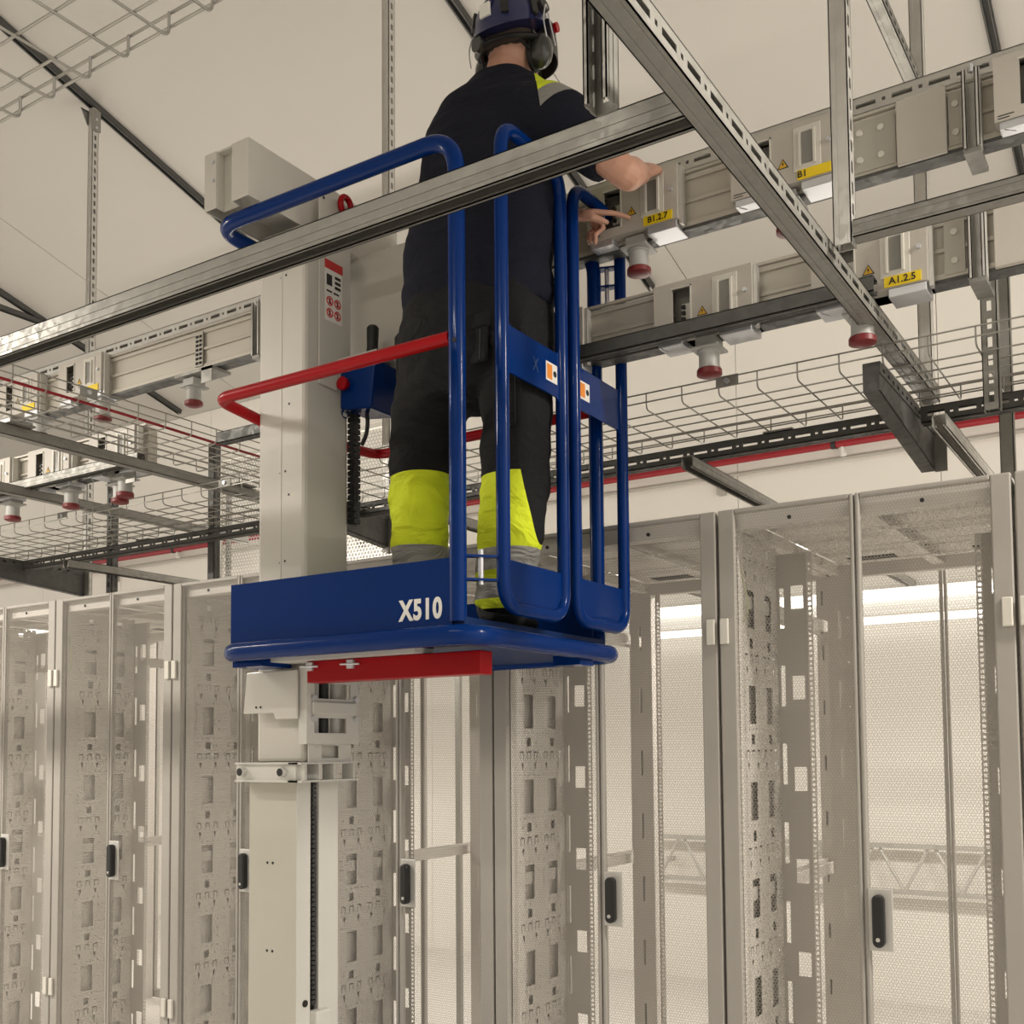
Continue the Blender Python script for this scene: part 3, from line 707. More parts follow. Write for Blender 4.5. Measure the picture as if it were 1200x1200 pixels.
# masts
MAST_C = Vector((-2.507, 2.605, 1.5))
MAST_FIT = Matrix.Translation(MAST_C + Vector((0.1605, -0.1667, 0))) @ Matrix.Scale(0.936, 4) @ Matrix.Translation(-MAST_C)
mu = lp(MB().box(-2.612, -2.402, 2.50, 2.71, 1.463, 3.222), 'upper_mast', 'lift_grey', bevel=0.012)
lp(MB().box(-2.510, -2.5055, 2.4985, 2.501, 1.75, 3.2), 'mast_seam', 'lift_bracket', parent=mu)
for z in (3.06, 2.72, 2.405, 2.11):
    for dx, dz in ((-0.010, 0), (0.012, 0.004)): lp(MB().cyl((-2.50+dx, 2.5005, z+dz), (0, -1, 0), 0.0042, 0.0012, 8), 'rivet_hole', 'print_black', parent=mu)
for z in (2.33, 2.63): lp(MB().cyl((-2.472, 2.5005, z), (0, -1, 0), 0.0042, 0.0012, 8), 'rivet_hole', 'print_black', parent=mu)
ml = MB().box(-2.640, -2.430, 2.497, 2.512, 0.20, 1.40); ml.box(-2.640, -2.62, 2.512, 2.69, 0.20, 1.40)
ml.box(-2.62, -2.435, 2.674, 2.69, 0.20, 1.40)
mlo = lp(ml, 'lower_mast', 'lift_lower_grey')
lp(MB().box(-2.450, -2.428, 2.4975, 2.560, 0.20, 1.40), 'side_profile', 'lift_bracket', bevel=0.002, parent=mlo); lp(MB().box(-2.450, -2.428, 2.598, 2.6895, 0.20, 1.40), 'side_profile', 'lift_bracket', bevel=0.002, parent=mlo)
for z in (1.14, 0.86):
    for dx in (-0.012, 0.012): lp(MB().cyl((-2.545+dx, 2.4975, z), (0, -1, 0), 0.0048, 0.0012, 8), 'rivet_hole', 'print_black', parent=mlo)
# chain down the slot of the lower mast
ch = lp(MB().box(-2.452, -2.446, 2.568, 2.592, 0.68, 1.50), 'lift_chain', 'chain_black')
for k in range(52):
    lp(MB().tube([(-2.440, 2.580, 0.69+0.0155*k), (-2.440, 2.580, 0.702+0.0155*k)], 0.0125, 8), 'chain_link', 'chain_black', parent=ch)
lp(MB().box(-2.44, -2.40, 2.56, 2.63, 0.55, 0.672), 'chain_anchor', 'lift_bracket', bevel=0.006)
lp(MB().cyl((-2.428, 2.535, 0.70), (1, 0, 0), 0.011, 0.004, 14), 'mast_plug', 'print_black')
# collar between the mast sections
co = MB().box(-2.665, -2.40, 2.462, 2.472, 1.405, 1.458); co.box(-2.665, -2.385, 2.455, 2.497, 1.400, 1.406); co.box(-2.665, -2.385, 2.455, 2.497, 1.457, 1.462)
co.box(-2.426, -2.368, 2.455, 2.72, 1.400, 1.406); co.box(-2.426, -2.368, 2.455, 2.72, 1.457, 1.462)
for y in (2.47, 2.535, 2.605, 2.70): co.box(-2.42, -2.37, y, y+0.006, 1.406, 1.457)
cl = lp(co, 'mast_collar', 'lift_bracket')
for x in (-2.632, -2.452):
    q = lp(MB().tube([(x, 2.462, 1.432), (x, 2.445, 1.432)], 0.016, 16), 'collar_bush', 'lift_bracket', True, parent=cl)
    lp(MB().cyl((x, 2.4445, 1.432), (0, -1, 0), 0.0125, 0.001, 16), 'bush_bore', 'print_black', parent=cl)
# carriage bracket with cut-outs on the mast flank
cb = MB().plate(2.475, 2.72, 1.52, 1.76, [(2.51, 2.68, 1.665, 1.715), (2.51, 2.66, 1.555, 1.603)], 0.006, lambda u, v, w: (-2.372+w, u, v))
cb.box(-2.40, -2.372, 2.475, 2.49, 1.52, 1.76)
cbo = lp(cb, 'carriage_bracket', 'lift_bracket')
lp(MB().plate(2.495, 2.70, 1.615, 1.655, [], 0.008, lambda u, v, w: (-2.365+w, u, v)), 'clamp_bar', 'lift_bracket', bevel=0.004, parent=cbo)
for y in (2.502, 2.70):
    for z in (1.60, 1.665): lp(MB().cyl((-2.366, y, z), (1, 0, 0), 0.010, 0.012, 12), 'bracket_bolt', 'clip_zinc', True, parent=cbo)
for y, mm in ((2.54, 'socket_grey'), (2.585, 'black_rubber'), (2.64, 'socket_grey')):
    lp(MB().cyl((-2.40, y, 1.53), (0, 0, 1), 0.018, 0.22, 14), 'guide_roller', mm, True, parent=cbo)
lp(MB().plate(2.50, 2.70, 1.462, 1.53, [(2.56, 2.64, 1.475, 1.515)], 0.004, lambda u, v, w: (-2.385+w, u, v)), 'lower_flank_plate', 'lift_bracket', parent=cbo)
fp = MB().prism([(-2.635, 1.62), (-2.50, 1.62), (-2.49, 1.60), (-2.395, 1.60), (-2.395, 1.755), (-2.62, 1.755)], 2.462, 2.470, 'XZ')
fpo = lp(fp, 'carriage_front_plate', 'lift_grey', bevel=0.003)
for x in (-2.575, -2.555): lp(MB().cyl((x, 2.4615, 1.640), (0, -1, 0), 0.004, 0.0012, 8), 'plate_hole', 'print_black', parent=fpo)
# head beam across the mast top: folded sheet, open below
bm_ = MB(); y0, y1, z0, z1 = 2.29, 3.02, 3.228, 3.415
bm_.box(-2.640, -2.635, y0, y1, z0, z1); bm_.box(-2.445, -2.440, y0, y1, z0, z1); bm_.box(-2.635, -2.445, y0, y1, z1-0.005, z1)
bm_.box(-2.640, -2.585, y0-0.004, y0, z0, z1); bm_.box(-2.515, -2.440, y0-0.004, y0, z0, z1)
bm_.box(-2.588, -2.512, y0+0.030, y0+0.034, z0, z1); bm_.box(-2.588, -2.584, y0, y0+0.03, z0, z1); bm_.box(-2.516, -2.512, y0, y0+0.03, z0, z1)
bm_.box(-2.635, -2.445, y0+0.034, y1, 3.29, 3.295)
hb = lp(bm_, 'head_beam', 'lift_grey', bevel=0.003)
for z in (3.38, 3.32): lp(MB().cyl((-2.598, y0-0.0045, z), (0, -1, 0), 0.006, 0.004, 10), 'beam_bolt', 'clip_zinc', parent=hb)
# side plate, lifting eye, stickers
sp_ = lp(MB().box(-2.400, -2.395, 2.558, 2.712, 2.7, 3.355), 'side_plate', 'lift_grey', bevel=0.002)
lp(MB().cyl((-2.3955, 2.578, 3.333), (1, 0, 0), 0.005, 0.002, 10), 'plate_bolt', 'print_black', parent=sp_)
ring = [(-2.378+0.0*math.cos(a), 2.668+0.026*math.cos(a), 3.338+0.030*math.sin(a)) for a in [2*math.pi*k/24 for k in range(25)]]
ey = lp(MB().tube(ring, 0.0105, 10, False), 'lifting_eye', 'lift_red', True)
lp(MB().tube([(-2.378, 2.655, 3.315), (-2.378, 2.650, 3.275)], [0.012, 0.010], 10), 'eye_shank', 'lift_red', True, parent=ey)
sk = lp(MB().box(-2.3948, -2.3940, 2.585, 2.668, 2.925, 3.128), 'safety_sticker', 'sticker_white', parent=sp_)
hd = lp(MB().box(-2.3939, -2.3930, 2.583, 2.670, 3.100, 3.130), 'sticker_header', 'sticker_red', parent=sp_)
lp(MB().box(-2.3939, -2.3932, 2.592, 2.618, 3.045, 3.082), 'weight_icon', 'print_black', parent=sp_)
for k in range(3): lp(MB().box(-2.3939, -2.3932, 2.632, 2.660, 3.075-0.017*k, 3.085-0.017*k), 'sticker_line', 'print_black', parent=sp_)
for k in range(2): lp(MB().box(-2.3939, -2.3932, 2.592+0.034*k, 2.618+0.034*k, 3.022, 3.028), 'sticker_line', 'print_black', parent=sp_)
for yy in (2.607, 2.645):
    for zz in (2.952, 2.992):
        rr = [(-2.3936, yy+0.014*math.cos(a), zz+0.014*math.sin(a)) for a in [2*math.pi*k/20 for k in range(21)]]
        lp(MB().tube(rr, 0.0022, 6, False), 'prohibition_ring', 'sticker_red', parent=sp_)
        lp(MB().tube([(-2.3936, yy-0.009, zz+0.009), (-2.3936, yy+0.009, zz-0.009)], 0.0018, 6), 'prohibition_bar', 'sticker_red', parent=sp_)
        lp(MB().box(-2.3939, -2.3934, yy-0.004, yy+0.004, zz-0.009, zz+0.009), 'pictogram', 'print_black', parent=sp_)
q = lp(MB().cyl((-2.4015, 2.690, 2.635), (1, 0, 0), 0.018, 0.0015, 24), 'read_manual_sticker', 'sticker_blue', parent=mu)
lp(MB().cyl((-2.4000, 2.690, 2.643), (1, 0, 0), 0.0045, 0.0008, 12), 'sticker_pictogram', 'sticker_white', parent=mu)
lp(MB().box(-2.4000, -2.3993, 2.680, 2.700, 2.623, 2.636), 'sticker_pictogram', 'sticker_white', parent=mu)
# carriage back plate, control box, energy chain
lp(MB().box(-2.52, -2.19, 2.805, 2.820, 2.80, 3.23), 'carriage_plate', 'lift_grey', bevel=0.003)
cx = MB().prism([(-2.395, 2.640), (-2.262, 2.622), (-2.242, 2.782), (-2.395, 2.792)], 2.66, 2.80, 'XZ')
cbx = lp(cx, 'control_box', 'lift_blue', bevel=0.006)
lp(MB().box(-2.398, -2.225, 2.645, 2.803, 2.795, 2.807), 'control_panel', 'plate_grey', bevel=0.002, parent=cbx)
lp(MB().tube([(-2.305, 2.72, 2.807), (-2.305, 2.72, 2.85), (-2.302, 2.718, 2.915), (-2.302, 2.718, 2.923)], [0.024, 0.019, 0.021, 0.015], 14), 'joystick', 'black_rubber', True, parent=cbx)
lp(MB().lathe([(0.015, 0.0), (0.015, -0.010), (0.022, -0.012), (0.022, -0.024), (0.010, -0.028)], (-2.368, 2.66, 2.718), 'Y', 18), 'emergency_button', 'lift_red', True, parent=cbx)
lp(MB().tube(fillet([(-2.33, 2.72, 2.634), (-2.325, 2.72, 2.60), (-2.335, 2.725, 2.56), (-2.36, 2.73, 2.53)], 0.03, 4), 0.007, 8), 'control_cable', 'black_rubber', True, parent=cbx)
en = lp(MB().tube([(-2.398, 2.732, 2.66), (-2.396, 2.732, 2.5), (-2.394, 2.732, 2.35), (-2.400, 2.732, 2.26)], 0.014, 8), 'energy_chain', 'black_rubber')
for k in range(19): lp(MB().box(-2.412, -2.382, 2.716, 2.748, 2.264+0.0205*k, 2.280+0.0205*k), 'chain_segment', 'black_rubber', parent=en)
MAST_FIT = None
# base on castors (below the picture)
lp(MB().box(-2.86, -2.05, 2.24, 2.86, 0.13, 0.31), 'chassis', 'lift_blue', bevel=0.02)
for x in (-2.78, -2.13):
    for y in (2.30, 2.80):
        w_ = lp(MB().lathe([(0.02, -0.02), (0.055, -0.022), (0.062, -0.012), (0.062, 0.012), (0.055, 0.022), (0.02, 0.02)], (x, y, 0.062), 'Y', 20), 'castor_wheel', 'black_rubber', True)
        lp(MB().box(x-0.025, x+0.025, y-0.03, y+0.03, 0.118, 0.132), 'castor_fork', 'galvanised', parent=w_)
# platform
X0, X1, Y0, Y1 = -2.372, -1.567, 2.18, 2.92
deck = lp(MB().plate(X0+0.004, -1.545, Y0-0.004, Y1, [(X0, -2.215, 2.325, 2.565)], 0.060, lambda u, v, w: (u, v, 1.772+w)), 'deck', 'lift_blue_deck')
rimp = fillet([(X0-0.012, 2.325, 1.784), (X0-0.012, Y0-0.034, 1.784), (X1+0.062, Y0-0.034, 1.784), (X1+0.062, Y1+0.012, 1.784), (X0-0.012, Y1+0.012, 1.784), (X0-0.012, 2.57, 1.784)], 0.085, 8)
rim = lp(MB().tube(rimp, 0.0265, 14, True), 'rim_tube', 'lift_blue', True)
tb = MB().box(X0, X1-0.012, Y0-0.010, Y0-0.004, 1.790, 1.984)
tbo = lp(tb, 'toe_board', 'lift_blue', bevel=0.002)
M = Matrix.Translation((-1.678, Y0-0.0110, 1.856)) @ FACE_FRONT
lettering('lettering', 'X510', 0.072, M, 'sticker_white', tbo, 0.0030, 0.78)
lp(MB().box(X0-0.004, X0+0.002, Y0-0.010, 2.325, 1.790, 1.984), 'toe_board', 'lift_blue')
lp(MB().box(X0-0.004, X0+0.002, 2.57, Y1, 1.790, 1.984), 'toe_board', 'lift_blue')
lp(MB().box(X0, X1, Y1-0.004, Y1+0.002, 1.826, 1.984), 'toe_board', 'lift_blue')
RT = 0.0225
def side_rails(y, inner, ymast):
    top = fillet([(X1, y, 1.82), (X1, y, 3.083), (-2.466, y, 3.083), (-2.466, ymast, 3.083)], 0.10, 10)
    o = lp(MB().tube(top, RT, 14), 'guard_rail', 'lift_blue', True)
    mid = fillet([(X1-0.02, y, 2.553), (-2.452, y, 2.553), (-2.462, ymast, 2.53)], 0.05, 8)
    lp(MB().tube(mid, 0.0175, 12), 'mid_rail', 'lift_red', True)
    return o
gr = side_rails(Y0, 1, 2.43); side_rails(Y1, -1, 2.46)
lp(MB().cyl((X1+0.006, Y0-0.018, 2.535), (0.25, -1, 0), 0.006, 0.005, 12), 'rail_bolt', 'print_black', parent=gr)
# saloon gates
GX = -1.487
def gate(y0, y1, first):
    r = 0.0185; zb, zt = 1.862, 3.135
    loop = fillet([(GX, y0, zb), (GX, y0, zt), (GX, y1, zt), (GX, y1, zb)], 0.075, 8, True)
    g = lp(MB().tube(loop, r, 14, False), 'gate', 'lift_blue', True)
    lp(MB().prism([(y0, 2.46), (y0+0.04, 2.478), (y1-0.035, 2.478), (y1, 2.455), (y1, 2.625), (y1-0.035, 2.602), (y0+0.04, 2.602), (y0, 2.625)], GX-0.003, GX+0.003, 'YZ'), 'gate_band', 'lift_blue', parent=g)
    lp(MB().prism([(y0+0.01, 1.93), (y0+0.05, 1.875), (y1-0.05, 1.875), (y1-0.01, 1.93), (y1-0.005, 1.985), (y0+0.005, 1.985)], GX-0.003, GX+0.003, 'YZ'), 'gate_toe_panel', 'lift_blue', parent=g)
    sy = y1-0.062 if first else y0+0.055
    lp(MB().prism([(sy-0.030, 2.512), (sy+0.030, 2.512), (sy+0.030, 2.565), (sy-0.030, 2.565)], GX+0.0032, GX+0.0040, 'YZ'), 'gate_sticker', 'sticker_white', bevel=0.0, parent=g)
    lp(MB().box(GX+0.0041, GX+0.0046, sy-0.025, sy+0.002, 2.518, 2.559), 'sticker_picture', 'sticker_orange', parent=g)
    lp(MB().cyl((GX+0.0041, sy+0.017, 2.538), (1, 0, 0), 0.009, 0.0006, 12), 'sticker_symbol', 'print_black', parent=g)
    if first:
        lettering('logo_cross', 'X', 0.055, Matrix.Translation((GX+0.0036, y0+0.16, 2.535)) @ FACE_RIGHT, 'sticker_blue', g, 0.0, 0.8)
    yp = Y0 if first else Y1; ye = y0 if first else y1
    for z in (1.925, 1.985, 2.985) if first else (2.94, 3.0):
        a, b = sorted((yp, ye))
        lp(MB().prism([(X1, yp-0.018), (X1, yp+0.018), (GX, ye+0.012), (GX, ye-0.012)], z, z+0.006, 'XY'), 'hinge_plate', 'lift_blue', parent=g)
    lp(MB().cyl(((X1+GX)/2, (yp+ye)/2, 1.915 if first else 2.70), (0, 0, 1), 0.007, 0.09 if first else 0.30, 10), 'hinge_pin', 'clip_zinc', True, parent=g)
gate(2.267, 2.573, True); gate(2.643, 2.943, False)
# maker's print on the rim, pan step and the red bar below
lp(MB().box(-1.60, -1.51, 2.70, 2.78, 1.742, 1.771), 'rim_block', 'lift_blue')
lp(MB().box(-2.31, -1.75, 2.235, 2.32, 1.757, 1.7715), 'support_strip', 'lift_bracket')
rb = lp(MB().box(-2.17, -1.562, 2.27, 2.325, 1.694, 1.756), 'red_bar', 'lift_red', bevel=0.003)
for x in (-2.155, -2.0):
    lp(MB().box(x-0.012, x+0.012, 2.262, 2.270, 1.728, 1.752), 'spring_clip', 'clip_zinc', parent=rb)
    lp(MB().tube([(x-0.035, 2.262, 1.741), (x+0.035, 2.262, 1.739)], 0.0028, 8), 'clip_pin', 'clip_zinc', parent=rb)
lp(MB().box(-2.40, -2.28, 2.20, 2.32, 1.745, 1.7715), 'corner_gusset', 'lift_blue')

# ================================================================== WORKER
FD = Vector((-math.sin(R(12)), math.cos(R(12)), 0)); RD = Vector((FD.y, -FD.x, 0))
person = thing('person', (-1.72, 2.52, 1.832), 'worker in navy shirt and black-yellow work trousers, reaching from the platform, seen from behind', 'person')
POFF = (1.72, -2.52, -1.832)
def ell(c, a, b, n=24, right=RD, fwd=FD, pw=2.3):
    c = Vector(c); out = []
    for k in range(n):
        t = 2*math.pi*k/n; ct, st = math.cos(t), math.sin(t)
        out.append(c + right*(a*math.copysign(abs(ct)**(2/pw), ct)) + fwd*(b*math.copysign(abs(st)**(2/pw), st)))
    return out
def limb(mb, pts, rs, seg=16): return mb.tube([Vector(p) for p in pts], rs, seg)
def smooth_path(pts, n=5):
    P = [Vector(p[:3]) for p in pts]; r = [p[3] for p in pts]; o = []; ro = []
    for i in range(len(P)-1):
        p0, p1, p2, p3 = P[max(i-1, 0)], P[i], P[i+1], P[min(i+2, len(P)-1)]
        for k in range(n):
            t = k/n
            o.append(0.5*((2*p1)+(p2-p0)*t+(2*p0-5*p1+4*p2-p3)*t*t+(3*p1-p0-3*p2+p3)*t**3)); ro.append(r[i]*(1-t)+r[i+1]*t)
    o.append(P[-1]); ro.append(r[-1])
    return o, ro
def blob(mb, c, rx, ry, rz, right=RD, fwd=FD, up=Vector((0, 0, 1)), n=14):
    rings = []
    for i in range(1, n):
        ph = math.pi*i/n; h = -math.cos(ph); s_ = math.sin(ph)
        rings.append([Vector(c)+up*(rz*h)+right*(rx*s_*math.cos(t))+fwd*(ry*s_*math.sin(t)) for t in [2*math.pi*k/18 for k in range(18)]])
    mb.rings(rings)
def remesh(mb, voxel, iters=6, fac=0.5):
    me = mb.mesh('raw'); o = bpy.data.objects.new('raw', me); COL.objects.link(o)
    r = o.modifiers.new('r', 'REMESH'); r.mode = 'VOXEL'; r.voxel_size = voxel
    s_ = o.modifiers.new('s', 'SMOOTH'); s_.iterations = iters; s_.factor = fac
    dg = bpy.context.evaluated_depsgraph_get(); dg.update()
    out = bpy.data.meshes.new_from_object(o.evaluated_get(dg))
    bpy.data.objects.remove(o); bpy.data.meshes.remove(me)
    out.materials.clear()
    return out
def fold(me, amp, fx, seed):
    """drape: shallow folds pushed along the normals"""
    from mathutils import noise
    me.update()
    nrm = [v.normal.copy() for v in me.vertices]
    for v, n in zip(me.vertices, nrm):
        p = v.co
        a = noise.noise(Vector((p.x*fx[0]+seed, p.y*fx[1], p.z*fx[2])))
        b = noise.noise(Vector((p.x*fx[0]*2.1, p.y*fx[1]*2.1+seed, p.z*fx[2]*2.3 + 3*p.x)))
        v.co = p + n*(amp*(a + 0.5*b))
# ---- key points
SR = Vector((-1.470, 2.525, 3.268)); ER = Vector((-1.275, 2.560, 3.068)); WR = Vector((-1.312, 2.742, 3.158))
SL = Vector((-1.868, 2.600, 3.345)); EL = Vector((-1.745, 2.790, 3.085)); WL = Vector((-1.530, 2.712, 3.084))
TORSO = [(-1.733, 2.520, 2.760, .222, .160), (-1.732, 2.515, 2.830, .226, .165), (-1.727, 2.510, 2.930, .224, .165), (-1.716, 2.512, 3.010, .218, .160), (-1.705, 2.518, 3.090, .212, .154),
         (-1.695, 2.528, 3.180, .211, .148), (-1.688, 2.540, 3.270, .212, .140), (-1.684, 2.552, 3.350, .205, .128), (-1.681, 2.562, 3.410, .170, .112),
         (-1.679, 2.572, 3.455, .115, .092), (-1.678, 2.580, 3.490, .076, .076)]
# ---- body: head, neck, arms and hands in one skin
b = MB()
HC = Vector((-1.662, 2.610, 3.590))
blob(b, HC, 0.076, 0.092, 0.115, Vector((1, 0, 0)), Vector((0, 1, 0)))
blob(b, HC+Vector((0.0, 0.045, -0.065)), 0.052, 0.052, 0.055)                      # jaw
blob(b, HC+Vector((0.0, 0.098, -0.005)), 0.012, 0.018, 0.026)                      # nose
for s_ in (-1, 1): blob(b, HC+Vector((s_*0.078, -0.005, -0.01)), 0.010, 0.018, 0.030)   # ears
limb(b, [(-1.680, 2.565, 3.42), (-1.675, 2.578, 3.48), (-1.668, 2.592, 3.55)], [.068, .060, .058])
b.rings([ell(p[:3], p[3]*0.78, p[4]*0.75) for p in TORSO])
for S_, E_, W_ in ((SR, ER, WR), (SL, EL, WL)):
    pts, rs = smooth_path([(*(S_+Vector((0, 0, 0))), .050), (*(S_*.5+E_*.5), .047), (*E_, .043), (*(E_*.62+W_*.38), .044), (*(E_*.25+W_*.75), .034), (*W_, .029)])
    limb(b, pts, rs)
    limb(b, [(-1.68, 2.56, 3.33), S_], [.07, .055])
for pts in ([(-1.80, 2.51, 2.75, .09), (-1.905, 2.50, 2.46, .075), (-1.935, 2.505, 2.24, .055), (-1.945, 2.52, 1.93, .045)], [(-1.66, 2.51, 2.75, .09), (-1.59, 2.50, 2.42, .075), (-1.615, 2.505, 2.19, .055), (-1.66, 2.54, 1.93, .045)]):
    q, rs = smooth_path(pts); limb(b, q, rs)
def hand(mb, W_, d, n, side, bends, spread=0.10, scale=1.0, thumb=(0.5, 0.6)):
    """palm with five separate bent fingers; d along the palm, n out of the back of the hand, side towards the thumb"""
    d = d.normalized(); n = (n-d*n.dot(d)).normalized(); s0 = d.cross(n).normalized()*side
    k = scale
    rings = []
    for f, wd, th in ((-0.01, .026, .020), (.02, .032, .017), (.05, .040, .016), (.080, .041, .014), (.094, .037, .011)):
        rings.append([W_ + d*(f*k) + s0*(wd*k*math.cos(t)) + n*(th*k*math.sin(t)) for t in [2*math.pi*q/16 for q in range(16)]])
    mb.rings(rings)
    lens = [.072, .080, .074, .058]
    for i in range(4):
        off = (1.5-i)*0.0200*k
        base = W_ + d*(.078*k) + s0*off; dd = (d + s0*(1.5-i)*spread).normalized(); L_ = lens[i]*k
        pts = [base]; cur = dd; rad = [.0088*k]
        a1, a2, a3 = bends[i]
        for fr, an, rr in ((.46, a1, .0088), (.30, a2, .0080), (.24, a3, .0068)):
            ax = cur.cross(-n).normalized()
            cur = (Matrix.Rotation(an, 3, ax) @ cur).normalized() if ax.length > .5 else cur
            pts.append(pts[-1]+cur*(L_*fr+.008*k)); rad.append(rr*k)
        pts.append(pts[-1]+cur*.004*k); rad.append(.0045*k)
        mb.tube(pts, rad, 10)
    tb_ = W_ + d*(.025*k) + s0*(.026*k) - n*.004*k
    t1 = (d*thumb[0]+s0*thumb[1]-n*.35).normalized(); t2 = (d*.9+s0*.12-n*.35).normalized()
    mb.tube([tb_, tb_+t1*.036*k, tb_+t1*.036*k+t2*.030*k, tb_+t1*.036*k+t2*.052*k], [.015*k, .012*k, .0100*k, .0060*k], 10)
hand(b, WR, Vector((-0.05, .80, .62)), Vector((.45, -.62, .70)), -1, [(.35, .75, .5), (.4, .85, .5), (.5, .9, .5), (.6, .9, .5)])
hand(b, WL, Vector((.62, .76, .16)), Vector((.0, -.30, .95)), 1, [(.10, .15, .10), (1.1, 1.5, .9), (1.2, 1.5, .9), (1.2, 1.5, .9)])
me = remesh(b, 0.0042, 3, 0.4); me.materials.append(MATS['skin'])
place_mesh('body', me, person, True, loc=POFF)
# eyes, brows and mouth
for s_ in (-1, 1):
    e = MB(); blob(e, HC+Vector((s_*0.030, 0.083, 0.012)), 0.011, 0.010, 0.008); e.build('eye', 'sticker_white', person, True, loc=POFF)
    e = MB(); e.tube([HC+Vector((s_*0.016, 0.093, 0.030)), HC+Vector((s_*0.044, 0.083, 0.030))], .004, 8); e.build('eyebrow', 'hair_stubble', person, True, loc=POFF)
e = MB(); e.tube([HC+Vector((-.022, .094, -.062)), HC+Vector((0, .098, -.064)), HC+Vector((.022, .094, -.062))], .004, 8); e.build('mouth', 'socket_red', person, True, loc=POFF)
# short hair below the helmet
e = MB()
for rr_ in ((0.080, .096, .110),):
    blob(e, HC+Vector((0, -0.006, 0.010)), 0.0785, 0.094, 0.098, Vector((1, 0, 0)), Vector((0, 1, 0)))
me = remesh(e, 0.008, 2)
bmh = bmesh.new(); bmh.from_mesh(me)
bmesh.ops.bisect_plane(bmh, geom=bmh.verts[:]+bmh.edges[:]+bmh.faces[:], plane_co=HC+Vector((0, 0.03, -0.035)), plane_no=(0, .65, -.75), clear_outer=True)
bmh.to_mesh(me); bmh.free(); me.materials.append(MATS['hair_stubble']); place_mesh('hair', me, person, True, loc=POFF)

# ---- shirt
s = MB()
s.rings([ell(p[:3], p[3], p[4]) for p in TORSO])
def sleeve(S_, E_, W_, f, inner):
    end = E_ + (W_-E_)*f if f > 0 else S_ + (E_-S_)*(1+f)
    path = [(*(inner), .105), (*(S_+Vector((0, 0, -.005))), .093), (*(S_*.55+E_*.45), .078)]
    if f > 0: path += [(*E_, .066), (*end, .056)]
    else: path += [(*end, .068)]
    q, rs = smooth_path(path); limb(s, q, rs, 18)
sleeve(SR, ER, WR, -0.22, Vector((-1.60, 2.55, 3.315))); sleeve(SL, EL, WL, 0.45, Vector((-1.77, 2.575, 3.32)))
me = remesh(s, 0.0105, 9, 0.5)
fold(me, 0.008, (5, 5, 13), 1.7)
bmh = bmesh.new(); bmh.from_mesh(me)
def cut(co, no): bmesh.ops.bisect_plane(bmh, geom=bmh.verts[:]+bmh.edges[:]+bmh.faces[:], plane_co=co, plane_no=no)
# raglan shoulder panel: yellow then reflective, on the right shoulder
sh_ax = (ER-SR).normalized()
pB, nB = Vector((-1.500, 2.47, 3.36)), Vector((0.80, 0.42, 0.12)).normalized()      # seam against the back
pY, nY = Vector((-1.448, 2.50, 3.325)), Vector((0.62, -0.10, -0.78)).normalized()   # yellow / reflective
pG, nG = Vector((-1.418, 2.50, 3.285)), Vector((0.62, -0.10, -0.78)).normalized()   # reflective / navy
for p_, n_ in ((pB, nB), (pY, nY), (pG, nG)): cut(p_, n_)
parts = {'shirt': [], 'shoulder_patch': [], 'reflective_patch': []}
bmh.faces.ensure_lookup_table()
for f in bmh.faces:
    c = f.calc_center_median()
    if (c-pB).dot(nB) > 0 and c.z > 3.2 and c.x > -1.60:
        if (c-pY).dot(nY) < 0: f.material_index = 1
        elif (c-pG).dot(nG) < 0: f.material_index = 2
bmh.to_mesh(me); bmh.free()
def split_by_mat(me, names, mats_, par):
    for i, (nm, mm) in enumerate(zip(names, mats_)):
        b2 = bmesh.new(); b2.from_mesh(me)
        bmesh.ops.delete(b2, geom=[f for f in b2.faces if f.material_index != i], context='FACES')
        if not b2.faces: b2.free(); continue
        for f in b2.faces: f.material_index = 0
        m2 = bpy.data.meshes.new(nm); b2.to_mesh(m2); b2.free(); m2.materials.append(MATS[mm])
        o = place_mesh(nm, m2, par, True, loc=POFF)
        if i == 0: first_ = o
split_by_mat(me, ['shirt', 'shoulder_patch', 'reflective_patch'], ['shirt_navy', 'hivis_yellow', 'reflective_grey'], person)

# ---- trousers with bands, pockets and belt
s = MB()
s.rings([ell(p[:3], p[3], p[4]) for p in [(-1.735, 2.515, 2.500, .150, .135), (-1.735, 2.513, 2.540, .215, .160), (-1.735, 2.512, 2.60, .238, .172), (-1.735, 2.512, 2.68, .238, .175), (-1.735, 2.515, 2.76, .226, .165), (-1.735, 2.518, 2.825, .216, .158)]])
for pts in ([(-1.835, 2.51, 2.66, .130), (-1.880, 2.505, 2.56, .122), (-1.912, 2.50, 2.44, .108), (-1.930, 2.50, 2.30, .094), (-1.940, 2.505, 2.20, .090), (-1.943, 2.515, 2.07, .086), (-1.946, 2.525, 1.895, .080)],
            [(-1.635, 2.51, 2.66, .130), (-1.598, 2.505, 2.56, .122), (-1.582, 2.50, 2.44, .108), (-1.592, 2.495, 2.28, .102), (-1.608, 2.50, 2.17, .097), (-1.630, 2.515, 2.05, .090), (-1.672, 2.535, 1.895, .080)]):
    q, rs = smooth_path(pts); limb(s, q, rs, 20)
me = remesh(s, 0.0105, 7, 0.5)
fold(me, 0.009, (7, 7, 14), 5.2)
for v in me.vertices:
    if v.co.x > -1.53: v.co.x = -1.53 + (v.co.x+1.53)*0.35
bmh = bmesh.new(); bmh.from_mesh(me)
LEFT = [(2.305, 2.095, 1), (2.095, 2.030, 2), (2.030, 1.985, 1), (1.985, 1.935, 2), (1.935, 1.91, 1)]
RIGHT = [(2.255, 2.055, 1), (2.055, 1.995, 2), (1.995, 1.970, 1), (1.970, 1.918, 2), (1.918, 1.89, 1)]
